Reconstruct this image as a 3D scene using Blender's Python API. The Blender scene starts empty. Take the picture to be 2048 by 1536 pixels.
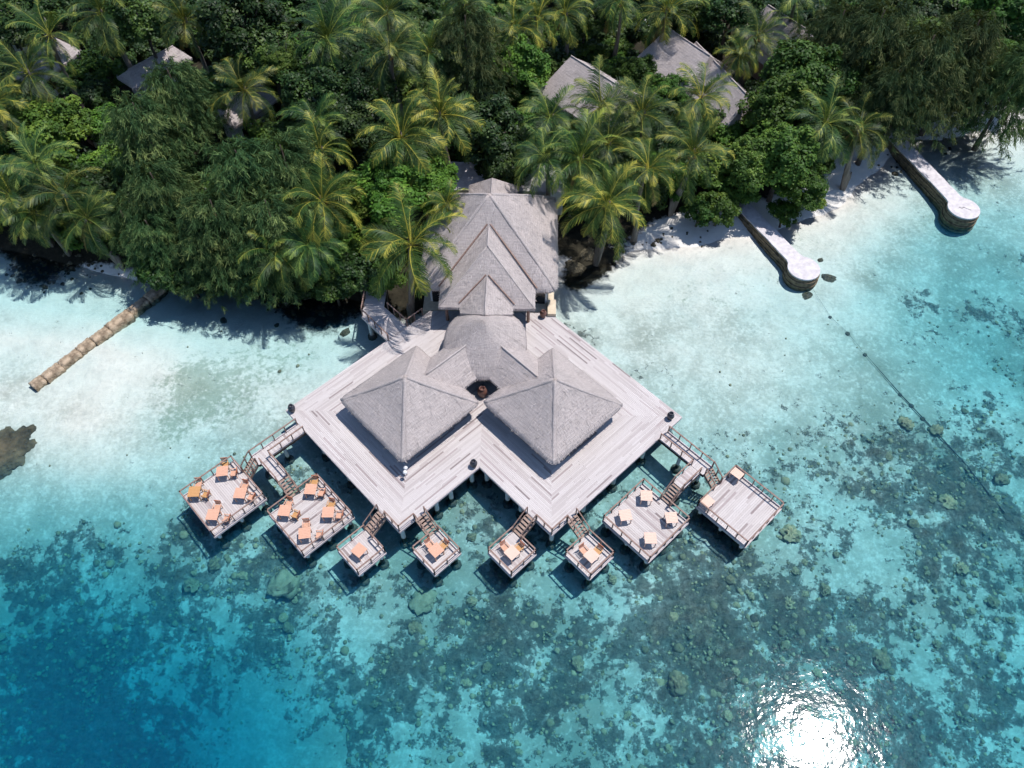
import bpy, math, random
import numpy as np
from mathutils import Vector, Matrix

random.seed(7)
RNG = np.random.default_rng(11)
sc = bpy.context.scene
COL = sc.collection
R = math.radians

# ------------------------------------------------------------------ camera, sky, sun, exposure
CAM_H, PITCH, FPX = 53.1, 55.0, 1562.0
cam_d = bpy.data.cameras.new('camera')
cam_d.sensor_width = 36.0
cam_d.lens = 36.0 * FPX / 2048.0
cam_d.clip_start, cam_d.clip_end = 0.5, 3000.0
cam = bpy.data.objects.new('camera', cam_d)
cam.location = (0, 0, CAM_H)
cam.rotation_euler = (R(90 - PITCH), 0, 0)
COL.objects.link(cam)
sc.camera = cam

SUN_DIR = Vector((0.382, 0.196, 1.084)).normalized()
world = bpy.data.worlds.new('World')
sc.world = world
world.use_nodes = True
wn = world.node_tree.nodes
sky = wn.new('ShaderNodeTexSky')
sky.sky_type = 'NISHITA'
sky.sun_disc = False
sky.sun_elevation = math.asin(SUN_DIR.z)
sky.sun_rotation = math.atan2(SUN_DIR.x, SUN_DIR.y)
sky.air_density = 1.0
sky.dust_density = 0.3
sky.ozone_density = 3.5
wn['Background'].inputs['Strength'].default_value = 0.13
world.node_tree.links.new(sky.outputs[0], wn['Background'].inputs['Color'])
sun_d = bpy.data.lights.new('sun', 'SUN')
sun_d.energy = 4.3
sun_d.angle = R(0.53)
sun_d.color = (1.0, 0.955, 0.91)
sun = bpy.data.objects.new('sun', sun_d)
sun.rotation_euler = SUN_DIR.to_track_quat('Z', 'Y').to_euler()
sun.location = (60, 30, 150)
COL.objects.link(sun)
sc.view_settings.view_transform = 'Standard'
sc.view_settings.look = 'None'
sc.view_settings.gamma = 1.0
sc.view_settings.use_curve_mapping = False
sc.view_settings.exposure = 0.14
sc.render.engine = 'CYCLES'
cy = sc.cycles
cy.max_bounces = 4
cy.diffuse_bounces = 1
cy.glossy_bounces = 2
cy.transmission_bounces = 3
cy.volume_bounces = 0
cy.transparent_max_bounces = 12
cy.caustics_reflective = False
cy.caustics_refractive = False
cy.sample_clamp_indirect = 6.0
cy.use_denoising = True
cy.use_adaptive_sampling = True
cy.adaptive_threshold = 0.04

# ------------------------------------------------------------------ helpers
def at(px, py, z=0.0):
    """point of height z seen at a place of the photograph (2048 x 1536)"""
    x = (px - 1024) / FPX
    y = -(py - 768) / FPX
    c, s = math.cos(R(PITCH)), math.sin(R(PITCH))
    d = (x, c + y * s, -s + y * c)
    t = (CAM_H - z) / -d[2]
    return Vector((d[0] * t, d[1] * t, z))

def tag(o, label=None, cat=None, group=None, kind=None):
    if label: o['label'] = label
    if cat: o['category'] = cat
    if group: o['group'] = group
    if kind: o['kind'] = kind
    return o

def empty(name, loc, rz=0.0, label=None, cat=None, group=None):
    o = bpy.data.objects.new(name, None)
    o.empty_display_size = 0.3
    o.location = loc
    o.rotation_euler = (0, 0, rz)
    COL.objects.link(o)
    return tag(o, label, cat, group)

def link(name, me, parent=None, loc=(0, 0, 0), rot=(0, 0, 0), scale=(1, 1, 1)):
    o = bpy.data.objects.new(name, me)
    o.location = loc
    o.rotation_euler = rot
    o.scale = scale
    COL.objects.link(o)
    if parent is not None: o.parent = parent
    return o

def copy_tree(o, parent=None):
    c = o.copy()
    COL.objects.link(c)
    c.parent = parent
    for ch in o.children: copy_tree(ch, c)
    return c

def npmesh(name, V, F, material, attrs=None, smooth=False, vec=None):
    """V (n,3), F (m,k) arrays -> mesh, fast"""
    V = np.asarray(V, dtype=np.float32)
    F = np.asarray(F, dtype=np.int32)
    me = bpy.data.meshes.new(name)
    m, k = F.shape
    me.vertices.add(len(V)); me.vertices.foreach_set('co', V.ravel())
    me.loops.add(m * k); me.loops.foreach_set('vertex_index', F.ravel())
    me.polygons.add(m)
    me.polygons.foreach_set('loop_start', np.arange(0, m * k, k, dtype=np.int32))
    try: me.polygons.foreach_set('loop_total', np.full(m, k, dtype=np.int32))
    except Exception: pass
    if smooth: me.polygons.foreach_set('use_smooth', np.ones(m, dtype=bool))
    for n, a in (attrs or {}).items():
        at_ = me.attributes.new(n, 'FLOAT', 'POINT')
        at_.data.foreach_set('value', np.asarray(a, dtype=np.float32))
    for n, a in (vec or {}).items():
        at_ = me.attributes.new(n, 'FLOAT_VECTOR', 'POINT')
        at_.data.foreach_set('vector', np.asarray(a, dtype=np.float32).ravel())
    me.update(calc_edges=True)
    if material: me.materials.append(material)
    return me

class MB:
    """collects simple shapes into one mesh"""
    def __init__(s): s.v = []; s.f = []; s.t = []; s.tone = 0.5
    def add(s, vs, fs):
        b = len(s.v); s.v += [tuple(v) for v in vs]; s.t += [s.tone] * len(vs)
        s.f += [tuple(i + b for i in f) for f in fs]
    def box(s, c, d, rz=0.0, M=None):
        x, y, z = d[0] / 2, d[1] / 2, d[2] / 2
        vs = [Vector((sx * x, sy * y, sz * z)) for sz in (-1, 1) for sx, sy in ((-1, -1), (1, -1), (1, 1), (-1, 1))]
        Q = M if M is not None else Matrix.Rotation(rz, 3, 'Z')
        s.add([Q @ v + Vector(c) for v in vs], [(3, 2, 1, 0), (4, 5, 6, 7), (0, 1, 5, 4), (1, 2, 6, 5), (2, 3, 7, 6), (3, 0, 4, 7)])
    def beam(s, p, q, w, h):
        """box along p-q, width w sideways, height h"""
        p, q = Vector(p), Vector(q); d = q - p; L = d.length; d.normalize()
        side = d.cross(Vector((0, 0, 1)))
        side = side.normalized() if side.length > 1e-4 else Vector((1, 0, 0))
        up = side.cross(d)
        M = Matrix((d, side, up)).transposed()
        s.box((p + q) / 2, (L, w, h), M=M)
    def prism(s, poly, z0, z1):
        n = len(poly)
        vs = [(x, y, z0) for x, y in poly] + [(x, y, z1) for x, y in poly]
        fs = [tuple(range(n - 1, -1, -1)), tuple(range(n, 2 * n))] + [(i, (i + 1) % n, n + (i + 1) % n, n + i) for i in range(n)]
        s.add(vs, fs)
    def tube(s, pts, rads, n=6, cap=True):
        pts = [Vector(p) for p in pts]; vs = []; fs = []
        for i, p in enumerate(pts):
            d = (pts[min(i + 1, len(pts) - 1)] - pts[max(i - 1, 0)]).normalized()
            a = d.cross(Vector((0, 0, 1)))
            a = a.normalized() if a.length > 1e-3 else Vector((1, 0, 0))
            b = a.cross(d)
            r = rads[i] if hasattr(rads, '__len__') else rads
            for k in range(n):
                t = 2 * math.pi * k / n
                vs.append(p + (a * math.cos(t) + b * math.sin(t)) * r)
        for i in range(len(pts) - 1):
            for k in range(n):
                fs.append((i * n + k, i * n + (k + 1) % n, (i + 1) * n + (k + 1) % n, (i + 1) * n + k))
        if cap:
            fs.append(tuple(range(n - 1, -1, -1))); e = (len(pts) - 1) * n; fs.append(tuple(range(e, e + n)))
        s.add(vs, fs)
    def lathe(s, prof, n=20, c=(0, 0, 0)):
        vs = []; fs = []
        for r, z in prof:
            for k in range(n):
                t = 2 * math.pi * k / n
                vs.append((c[0] + r * math.cos(t), c[1] + r * math.sin(t), c[2] + z))
        for i in range(len(prof) - 1):
            for k in range(n):
                fs.append((i * n + k, i * n + (k + 1) % n, (i + 1) * n + (k + 1) % n, (i + 1) * n + k))
        fs.append(tuple(range(n - 1, -1, -1)))
        s.add(vs, fs)
    def mesh(s, name, material, smooth=False):
        me = bpy.data.meshes.new(name)
        me.from_pydata(s.v, [], s.f)
        a = me.attributes.new('tone', 'FLOAT', 'POINT')
        a.data.foreach_set('value', np.asarray(s.t, dtype=np.float32))
        if smooth: me.polygons.foreach_set('use_smooth', np.ones(len(s.f), dtype=bool))
        me.materials.append(material)
        me.update()
        return me
    def build(s, name, material, parent=None, loc=(0, 0, 0), rot=(0, 0, 0), smooth=False):
        return link(name, s.mesh(name, material, smooth), parent, loc, rot)

# numpy value noise
def _hash(ix, iy, seed):
    h = (ix.astype(np.int64) * 374761393 + iy.astype(np.int64) * 668265263 + seed * 2147483647) & 0xFFFFFFFF
    h = ((h ^ (h >> 13)) * 1274126177) & 0xFFFFFFFF
    h = (h ^ (h >> 16)) & 0xFFFFFF
    return h / float(0xFFFFFF)
def vnoise(x, y, seed=0):
    ix = np.floor(x); iy = np.floor(y); fx = x - ix; fy = y - iy
    fx = fx * fx * fx * (fx * (fx * 6 - 15) + 10); fy = fy * fy * fy * (fy * (fy * 6 - 15) + 10)
    a = _hash(ix, iy, seed); b = _hash(ix + 1, iy, seed); c = _hash(ix, iy + 1, seed); d = _hash(ix + 1, iy + 1, seed)
    return (a * (1 - fx) + b * fx) * (1 - fy) + (c * (1 - fx) + d * fx) * fy
def fbm(x, y, scale, octs=4, seed=0, gain=0.5):
    t = np.zeros_like(x, dtype=float); amp = 1.0; tot = 0.0; f = 1.0 / scale
    for o in range(octs):
        c, s_ = math.cos(o * 1.1 + seed), math.sin(o * 1.1 + seed)
        t += amp * vnoise((c * x - s_ * y) * f + 17.3 * o, (s_ * x + c * y) * f - 9.1 * o, seed * 31 + o)
        tot += amp; amp *= gain; f *= 2.07
    return t / tot

# ------------------------------------------------------------------ materials
class NT:
    def __init__(s, name):
        s.m = bpy.data.materials.new(name); s.m.use_nodes = True
        s.t = s.m.node_tree; s.n = s.t.nodes; s.n.clear()
        s.out = s.n.new('ShaderNodeOutputMaterial')
    def new(s, typ, **kw):
        n = s.n.new(typ)
        for k, v in kw.items(): setattr(n, k, v)
        return n
    def l(s, a, b): s.t.links.new(a, b)
    def noise(s, vec, scale, detail=3, rough=0.55, dist=0.0):
        n = s.new('ShaderNodeTexNoise'); n.inputs['Scale'].default_value = scale
        n.inputs['Detail'].default_value = detail; n.inputs['Roughness'].default_value = rough
        n.inputs['Distortion'].default_value = dist
        if vec is not None: s.l(vec, n.inputs['Vector'])
        return n.outputs['Fac']
    def ramp(s, fac, stops, interp='LINEAR'):
        n = s.new('ShaderNodeValToRGB'); cr = n.color_ramp; cr.interpolation = interp
        while len(cr.elements) < len(stops): cr.elements.new(0.5)
        for e, (p, c) in zip(cr.elements, stops): e.position = p; e.color = (*c, 1)
        s.l(fac, n.inputs[0]); return n.outputs[0]
    def mix(s, fac, a, b, mode='MIX'):
        n = s.new('ShaderNodeMix', data_type='RGBA', blend_type=mode)
        for sock, v in ((n.inputs[0], fac), (n.inputs[6], a), (n.inputs[7], b)):
            if isinstance(v, (int, float)): sock.default_value = v
            elif isinstance(v, tuple): sock.default_value = (*v, 1)
            else: s.l(v, sock)
        return n.outputs[2]
    def math(s, op, a, b=None, c=None, clamp=False):
        n = s.new('ShaderNodeMath', operation=op); n.use_clamp = clamp
        for i, v in enumerate((a, b, c)):
            if v is None: continue
            if isinstance(v, (int, float)): n.inputs[i].default_value = v
            else: s.l(v, n.inputs[i])
        return n.outputs[0]
    def attr(s, name, vec=False):
        n = s.new('ShaderNodeAttribute'); n.attribute_name = name
        return n.outputs['Vector'] if vec else n.outputs['Fac']
    def pos(s): return s.new('ShaderNodeNewGeometry').outputs['Position']
    def objco(s): return s.new('ShaderNodeTexCoord').outputs['Object']
    def scale(s, vec, sc_):
        n = s.new('ShaderNodeVectorMath', operation='MULTIPLY'); s.l(vec, n.inputs[0]); n.inputs[1].default_value = sc_
        return n.outputs[0]
    def bump(s, h, dist, strength=1.0):
        n = s.new('ShaderNodeBump'); n.inputs['Strength'].default_value = strength; n.inputs['Distance'].default_value = dist
        s.l(h, n.inputs['Height']); return n.outputs[0]
    def bsdf(s, col, rough=0.8, spec=0.3, normal=None, final=True, metallic=0.0):
        b = s.new('ShaderNodeBsdfPrincipled')
        if isinstance(col, tuple): b.inputs['Base Color'].default_value = (*col, 1)
        else: s.l(col, b.inputs['Base Color'])
        if isinstance(rough, (int, float)): b.inputs['Roughness'].default_value = rough
        else: s.l(rough, b.inputs['Roughness'])
        b.inputs['Specular IOR Level'].default_value = spec
        b.inputs['Metallic'].default_value = metallic
        if normal is not None: s.l(normal, b.inputs['Normal'])
        if final: s.l(b.outputs[0], s.out.inputs[0])
        return b.outputs[0]

def mat_plain(name, c1, c2, scale=6.0, rough=0.8, spec=0.3, bump=0.0, stretch=None, tone=None):
    m = NT(name); v = m.objco()
    if stretch: v = m.scale(v, stretch)
    f = m.noise(v, scale, 4)
    col = m.ramp(f, [(0.3, c1), (0.7, c2)])
    if tone:
        t = m.attr('tone'); col = m.mix(t, col, tone)
    n = m.bump(m.noise(m.objco(), scale * 4, 3), bump) if bump else None
    m.bsdf(col, rough, spec, n)
    return m.m

def mat_deck():
    m = NT('weathered_deck_wood'); p = m.pos()
    t = m.attr('tone')
    base = m.ramp(t, [(0.0, (0.54, 0.49, 0.475)), (0.35, (0.61, 0.565, 0.555)), (0.72, (0.48, 0.43, 0.42)), (0.84, (0.47, 0.40, 0.40)), (0.92, (0.35, 0.29, 0.285)), (1.0, (0.22, 0.18, 0.18))])
    big = m.noise(p, 0.35, 3)
    col = m.mix(m.math('MULTIPLY', m.ramp(big, [(0.35, (0, 0, 0)), (0.75, (1, 1, 1))]), 0.25), base, (0.42, 0.36, 0.35))
    fine = m.noise(p, 9.0, 4, 0.7)
    col = m.mix(m.math('MULTIPLY', m.ramp(fine, [(0.45, (0, 0, 0)), (0.75, (1, 1, 1))]), 0.22), col, (0.33, 0.27, 0.26))
    m.bsdf(col, 0.75, 0.25, m.bump(fine, 0.006))
    return m.m

def mat_thatch():
    m = NT('palm_thatch'); uv = m.attr('uvt', True); p = m.pos()
    strands = m.noise(m.scale(uv, (30, 1.6, 1)), 1.0, 3, 0.65)
    mott = m.noise(p, 0.55, 7, 0.68)
    sep = m.new('ShaderNodeSeparateXYZ'); m.l(uv, sep.inputs[0])
    wob = m.math('MULTIPLY', m.noise(m.scale(uv, (0.8, 0.8, 1)), 1.0, 3), 0.35)
    v = m.math('ADD', sep.outputs[1], wob)
    course = m.math('FRACT', m.math('MULTIPLY', v, 1 / 0.26))
    cross = m.noise(m.scale(uv, (1.6, 13, 1)), 1.0, 4, 0.65)
    f = m.math('ADD', m.math('MULTIPLY', strands, 0.56), m.math('ADD', m.math('MULTIPLY', cross, 0.38), m.math('MULTIPLY', course, 0.06)))
    col = m.ramp(f, [(0.26, (0.17, 0.142, 0.133)), (0.42, (0.41, 0.355, 0.338)), (0.55, (0.555, 0.488, 0.468)), (0.74, (0.70, 0.625, 0.60))])
    col = m.mix(m.math('MULTIPLY', m.ramp(mott, [(0.35, (1, 1, 1)), (0.7, (0, 0, 0))]), 0.42), col, (0.29, 0.265, 0.262))
    t = m.attr('tone')
    col = m.mix(m.ramp(t, [(0.75, (0, 0, 0)), (1.0, (1, 1, 1))]), col, (0.68, 0.615, 0.595))
    h = m.math('ADD', strands, m.math('ADD', m.math('MULTIPLY', course, 0.2), m.math('MULTIPLY', cross, 0.4)))
    m.bsdf(col, 0.95, 0.1, m.bump(h, 0.045))
    return m.m

def mat_leaf(name, c1, c2, c3, rough=0.45, spec=0.4, transl=0.25, objvar=0.35):
    m = NT(name); t = m.attr('tone')
    oi = m.new('ShaderNodeObjectInfo')
    f = m.math('ADD', m.math('MULTIPLY', t, 1 - objvar), m.math('MULTIPLY', oi.outputs['Random'], objvar))
    col = m.ramp(f, [(0.1, c1), (0.5, c2), (0.92, c3)])
    col = m.mix(1.0, col, oi.outputs['Color'], 'MULTIPLY')
    b = m.bsdf(col, rough, spec, final=False)
    tr = m.new('ShaderNodeBsdfTranslucent'); m.l(m.mix(0.5, col, (0.25, 0.28, 0.03)), tr.inputs[0])
    mx = m.new('ShaderNodeMixShader'); mx.inputs[0].default_value = transl
    m.l(b, mx.inputs[1]); m.l(tr.outputs[0], mx.inputs[2]); m.l(mx.outputs[0], m.out.inputs[0])
    return m.m

def mat_ground():
    m = NT('lagoon_sand_and_reef'); p = m.pos()
    grit = m.attr('grit'); reef = m.attr('reef'); litter = m.attr('litter'); weed = m.attr('weed')
    sand = m.ramp(m.noise(p, 0.5, 4), [(0.3, (0.68, 0.655, 0.61)), (0.7, (0.78, 0.755, 0.71))])
    # fine coral gravel speckle
    sp = m.noise(p, 3.2, 5, 0.72)
    sp2 = m.noise(p, 1.1, 6, 0.75)
    speck = m.ramp(m.math('ADD', m.math('ADD', m.math('MULTIPLY', sp, 0.55), m.math('MULTIPLY', sp2, 0.45)), m.math('MULTIPLY', grit, 0.14)), [(0.48, (0, 0, 0)), (0.61, (1, 1, 1))])
    col = m.mix(m.math('MULTIPLY', speck, m.math('ADD', 0.06, m.math('MULTIPLY', grit, 0.80), clamp=True)), sand, (0.27, 0.27, 0.225))
    # reef rock
    rn = m.noise(p, 2.1, 8, 0.78)
    rv = m.new('ShaderNodeTexVoronoi'); rv.inputs['Scale'].default_value = 1.25
    dv = m.new('ShaderNodeVectorMath', operation='ADD')
    nz = m.new('ShaderNodeTexNoise'); nz.inputs['Scale'].default_value = 1.6; m.l(p, nz.inputs['Vector'])
    m.l(p, dv.inputs[0]); m.l(nz.outputs['Color'], dv.inputs[1]); m.l(dv.outputs[0], rv.inputs['Vector'])
    rock = m.ramp(rn, [(0.34, (0.035, 0.04, 0.036)), (0.45, (0.15, 0.145, 0.115)), (0.54, (0.33, 0.30, 0.235)), (0.66, (0.66, 0.61, 0.51))])
    rock = m.mix(m.math('MULTIPLY', m.ramp(rv.outputs['Distance'], [(0.25, (0, 0, 0)), (0.75, (1, 1, 1))]), 0.4), rock, (0.07, 0.07, 0.06))
    thr = m.math('ADD', reef, m.math('MULTIPLY', m.math('SUBTRACT', m.noise(p, 0.95, 10, 0.82), 0.5), 2.6))
    mask = m.ramp(thr, [(0.36, (0, 0, 0)), (0.78, (0.95, 0.95, 0.95))])
    col = m.mix(mask, col, rock)
    wm = m.ramp(m.math('ADD', weed, m.math('MULTIPLY', m.math('SUBTRACT', m.noise(p, 1.6, 8, 0.8), 0.5), 2.2)), [(0.45, (0, 0, 0)), (0.7, (1, 1, 1))])
    col = m.mix(m.math('MULTIPLY', wm, 0.5), col, (0.14, 0.21, 0.13))
    lit = m.ramp(m.noise(p, 1.4, 5, 0.7), [(0.3, (0.014, 0.013, 0.009)), (0.7, (0.045, 0.04, 0.027))])
    lm = m.ramp(m.math('ADD', litter, m.math('MULTIPLY', m.math('SUBTRACT', m.noise(p, 1.9, 5, 0.7), 0.5), 0.7)), [(0.40, (0, 0, 0)), (0.6, (1, 1, 1))])
    col = m.mix(lm, col, lit)
    # sand ripples
    wv = m.new('ShaderNodeTexWave'); wv.inputs['Scale'].default_value = 1.3; wv.inputs['Distortion'].default_value = 5.0
    wv.inputs['Detail'].default_value = 2.0; wv.bands_direction = 'Y'
    m.l(p, wv.inputs['Vector'])
    h = m.math('ADD', m.math('MULTIPLY', wv.outputs['Fac'], 0.06), m.math('ADD', m.math('MULTIPLY', sp, 0.5), m.math('MULTIPLY', m.math('MULTIPLY', rn, mask), 7.0)))
    m.bsdf(col, 0.9, 0.15, m.bump(h, 0.06))
    return m.m

def mat_water():
    m = NT('lagoon_water'); p = m.pos()
    n1 = m.noise(p, 0.55, 4, 0.55, 0.4)
    n2 = m.noise(p, 2.4, 3, 0.5)
    n3 = m.noise(p, 7.0, 2, 0.5)
    h = m.math('ADD', n1, m.math('ADD', m.math('MULTIPLY', n2, 0.26), m.math('MULTIPLY', n3, 0.06)))
    nrm = m.bump(h, 0.026)
    gl = m.new('ShaderNodeBsdfGlossy'); gl.inputs['Roughness'].default_value = 0.055
    m.l(nrm, gl.inputs['Normal'])
    tr = m.new('ShaderNodeBsdfTransparent')
    rp = m.noise(p, 1.5, 3, 0.5, 1.2)
    ridge = m.math('SUBTRACT', 1.0, m.math('ABSOLUTE', m.math('MULTIPLY_ADD', rp, 4.0, -2.0)))
    rc = m.ramp(ridge, [(0.35, (0.915, 0.92, 0.925)), (0.95, (1, 1, 1))]); m.l(rc, tr.inputs[0])  # caustic light lines painted into the transmission colour of the water
    fr = m.new('ShaderNodeFresnel'); fr.inputs['IOR'].default_value = 1.33; m.l(nrm, fr.inputs['Normal'])
    mx = m.new('ShaderNodeMixShader'); m.l(fr.outputs[0], mx.inputs[0])
    m.l(tr.outputs[0], mx.inputs[1]); m.l(gl.outputs[0], mx.inputs[2])
    m.l(mx.outputs[0], m.out.inputs['Surface'])
    va = m.new('ShaderNodeVolumeAbsorption')
    va.inputs['Color'].default_value = (1 - 0.44, 1 - 0.078, 1 - 0.006, 1)
    va.inputs['Density'].default_value = 1.0
    vs = m.new('ShaderNodeVolumeScatter')
    vs.inputs['Color'].default_value = (0.03, 0.50, 0.98, 1)
    vs.inputs['Density'].default_value = 0.11
    ad = m.new('ShaderNodeAddShader'); m.l(va.outputs[0], ad.inputs[0]); m.l(vs.outputs[0], ad.inputs[1])
    m.l(ad.outputs[0], m.out.inputs['Volume'])
    return m.m

def mat_pile():
    m = NT('white_pile_with_painted_shade_below_water'); p = m.pos()
    sep = m.new('ShaderNodeSeparateXYZ'); m.l(p, sep.inputs[0])
    z = m.math('ADD', sep.outputs[2], m.math('MULTIPLY', m.math('SUBTRACT', m.noise(p, 5.0, 3), 0.5), 0.3))
    col = m.mix(m.ramp(m.math('MULTIPLY_ADD', z, 1.0, 0.4), [(0.35, (0, 0, 0)), (0.5, (1, 1, 1))]), (0.035, 0.04, 0.032), (0.74, 0.73, 0.70))  # dark near and below the waterline: shade painted into the pile colour
    m.bsdf(col, 0.8, 0.2)
    return m.m

M = dict(
    deck=mat_deck(), thatch=mat_thatch(), ground=mat_ground(), water=mat_water(),
    rail=mat_plain('brown_rail_wood', (0.20, 0.125, 0.10), (0.32, 0.22, 0.185), 5, 0.7),
    kerb=mat_plain('pale_edge_board', (0.55, 0.47, 0.47), (0.66, 0.58, 0.575), 5, 0.75),
    stair=mat_plain('brown_stair_wood', (0.26, 0.175, 0.14), (0.40, 0.30, 0.255), 5, 0.75),
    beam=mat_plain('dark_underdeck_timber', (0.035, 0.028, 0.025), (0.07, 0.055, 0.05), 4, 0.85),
    pile=mat_pile(),
    footing=mat_plain('dark_footing_concrete', (0.05, 0.055, 0.05), (0.13, 0.13, 0.11), 3, 0.9),
    teak=mat_plain('orange_teak', (0.60, 0.32, 0.215), (0.72, 0.42, 0.295), 7, 0.55, 0.35, stretch=(1, 6, 1)),
    teak_dark=mat_plain('amber_teak', (0.50, 0.255, 0.10), (0.60, 0.33, 0.14), 7, 0.55, 0.35, stretch=(1, 6, 1)),
    teak_pale=mat_plain('sun_bleached_teak', (0.70, 0.47, 0.37), (0.78, 0.55, 0.45), 7, 0.6, 0.3, stretch=(1, 6, 1)),
    teak_back=mat_plain('red_brown_teak', (0.42, 0.135, 0.07), (0.52, 0.19, 0.10), 7, 0.55, 0.35),
    jar=mat_plain('dark_glazed_clay', (0.022, 0.024, 0.034), (0.06, 0.06, 0.075), 4, 0.3, 0.5),
    jar_brown=mat_plain('brown_glazed_clay', (0.10, 0.045, 0.035), (0.17, 0.08, 0.06), 4, 0.4, 0.5),
    plaster=mat_plain('white_plaster', (0.66, 0.66, 0.65), (0.78, 0.77, 0.75), 2, 0.85),
    blue=mat_plain('pale_blue_plaster', (0.30, 0.42, 0.50), (0.38, 0.50, 0.57), 2, 0.8),
    glass=mat_plain('dark_window_glass', (0.008, 0.01, 0.013), (0.02, 0.024, 0.03), 1, 0.1, 0.5),
    stone_beige=mat_plain('beige_coral_stone', (0.55, 0.45, 0.33), (0.70, 0.60, 0.46), 3, 0.9, bump=0.02),
    slab=mat_plain('white_concrete_slab', (0.50, 0.465, 0.48), (0.70, 0.665, 0.68), 2.4, 0.85, bump=0.02),
    course=mat_plain('brown_stone_course', (0.06, 0.048, 0.034), (0.28, 0.21, 0.135), 3.0, 0.95, bump=0.04),
    groin=mat_plain('ochre_coral_concrete', (0.08, 0.055, 0.032), (0.54, 0.42, 0.30), 1.7, 0.95, bump=0.10),
    rock=mat_plain('brown_reef_rock', (0.025, 0.026, 0.02), (0.17, 0.145, 0.095), 3.4, 0.95, bump=0.05),
    trunk=mat_plain('grey_palm_bark', (0.12, 0.10, 0.08), (0.26, 0.22, 0.18), 5, 0.9),
    bark=mat_plain('brown_bark', (0.06, 0.045, 0.035), (0.14, 0.11, 0.09), 4, 0.9),
    pipe=mat_plain('dark_sea_pipe', (0.03, 0.035, 0.04), (0.07, 0.075, 0.075), 3, 0.8),
    crack=mat_plain('dark_crack', (0.03, 0.028, 0.03), (0.05, 0.045, 0.045), 3, 0.9),
    frond=mat_leaf('palm_frond', (0.013, 0.042, 0.013), (0.042, 0.095, 0.022), (0.44, 0.41, 0.08), 0.5, 0.3, 0.2, 0.22),
    frond_dead=mat_leaf('dry_palm_frond', (0.20, 0.12, 0.05), (0.34, 0.22, 0.07), (0.46, 0.32, 0.12), 0.6, 0.3, 0.2),
    leaf=mat_leaf('broad_leaf', (0.024, 0.062, 0.012), (0.060, 0.128, 0.020), (0.17, 0.26, 0.04), 0.55, 0.22, 0.18, 0.25),
    leaf_dark=mat_leaf('dark_leaf', (0.010, 0.028, 0.010), (0.026, 0.062, 0.016), (0.090, 0.155, 0.030), 0.5, 0.25, 0.15, 0.25),
    leaf_lime=mat_leaf('lime_leaf', (0.040, 0.092, 0.013), (0.095, 0.175, 0.025), (0.24, 0.31, 0.05), 0.55, 0.22, 0.22, 0.25),
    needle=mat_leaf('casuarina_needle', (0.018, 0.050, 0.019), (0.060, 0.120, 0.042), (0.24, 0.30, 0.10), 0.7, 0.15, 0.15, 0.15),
    needle_brown=mat_leaf('brown_casuarina_needle', (0.013, 0.034, 0.014), (0.040, 0.075, 0.030), (0.15, 0.17, 0.065), 0.7, 0.15, 0.15, 0.2),
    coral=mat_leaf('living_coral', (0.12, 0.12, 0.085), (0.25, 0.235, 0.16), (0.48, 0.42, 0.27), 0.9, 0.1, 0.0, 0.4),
    coral_green=mat_plain('green_table_coral', (0.20, 0.22, 0.15), (0.36, 0.37, 0.27), 3, 0.9, bump=0.05),
    white_lamp=mat_plain('white_lamp_metal', (0.75, 0.75, 0.75), (0.8, 0.8, 0.8), 2, 0.4),
)

# ------------------------------------------------------------------ terrain: sea bed, beach and island
SHORE = [at(x, y, 0.4) for x, y in ((-500, 440), (0, 505), (150, 530), (300, 560), (430, 590), (560, 600), (720, 610), (800, 590),
         (1010, 540), (1130, 510), (1250, 468), (1400, 446), (1500, 428), (1640, 390), (1720, 320), (1800, 255), (1920, 235), (2048, 215), (2600, 120))]
SHX = np.array([p.x for p in SHORE]); SHY = np.array([p.y for p in SHORE])

def gsum(x, y, lst, z=-1.5):
    t = np.zeros_like(x)
    for px, py, r, w in lst:
        c = at(px, py, z); k = c.length_squared
        sc_m = math.sqrt((c.x) ** 2 + (c.y) ** 2 + (CAM_H - z) ** 2) / FPX
        rr = r * sc_m
        t += w * np.exp(-((x - c.x) ** 2 + (y - c.y) ** 2) / (2 * rr * rr))
    return t

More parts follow.
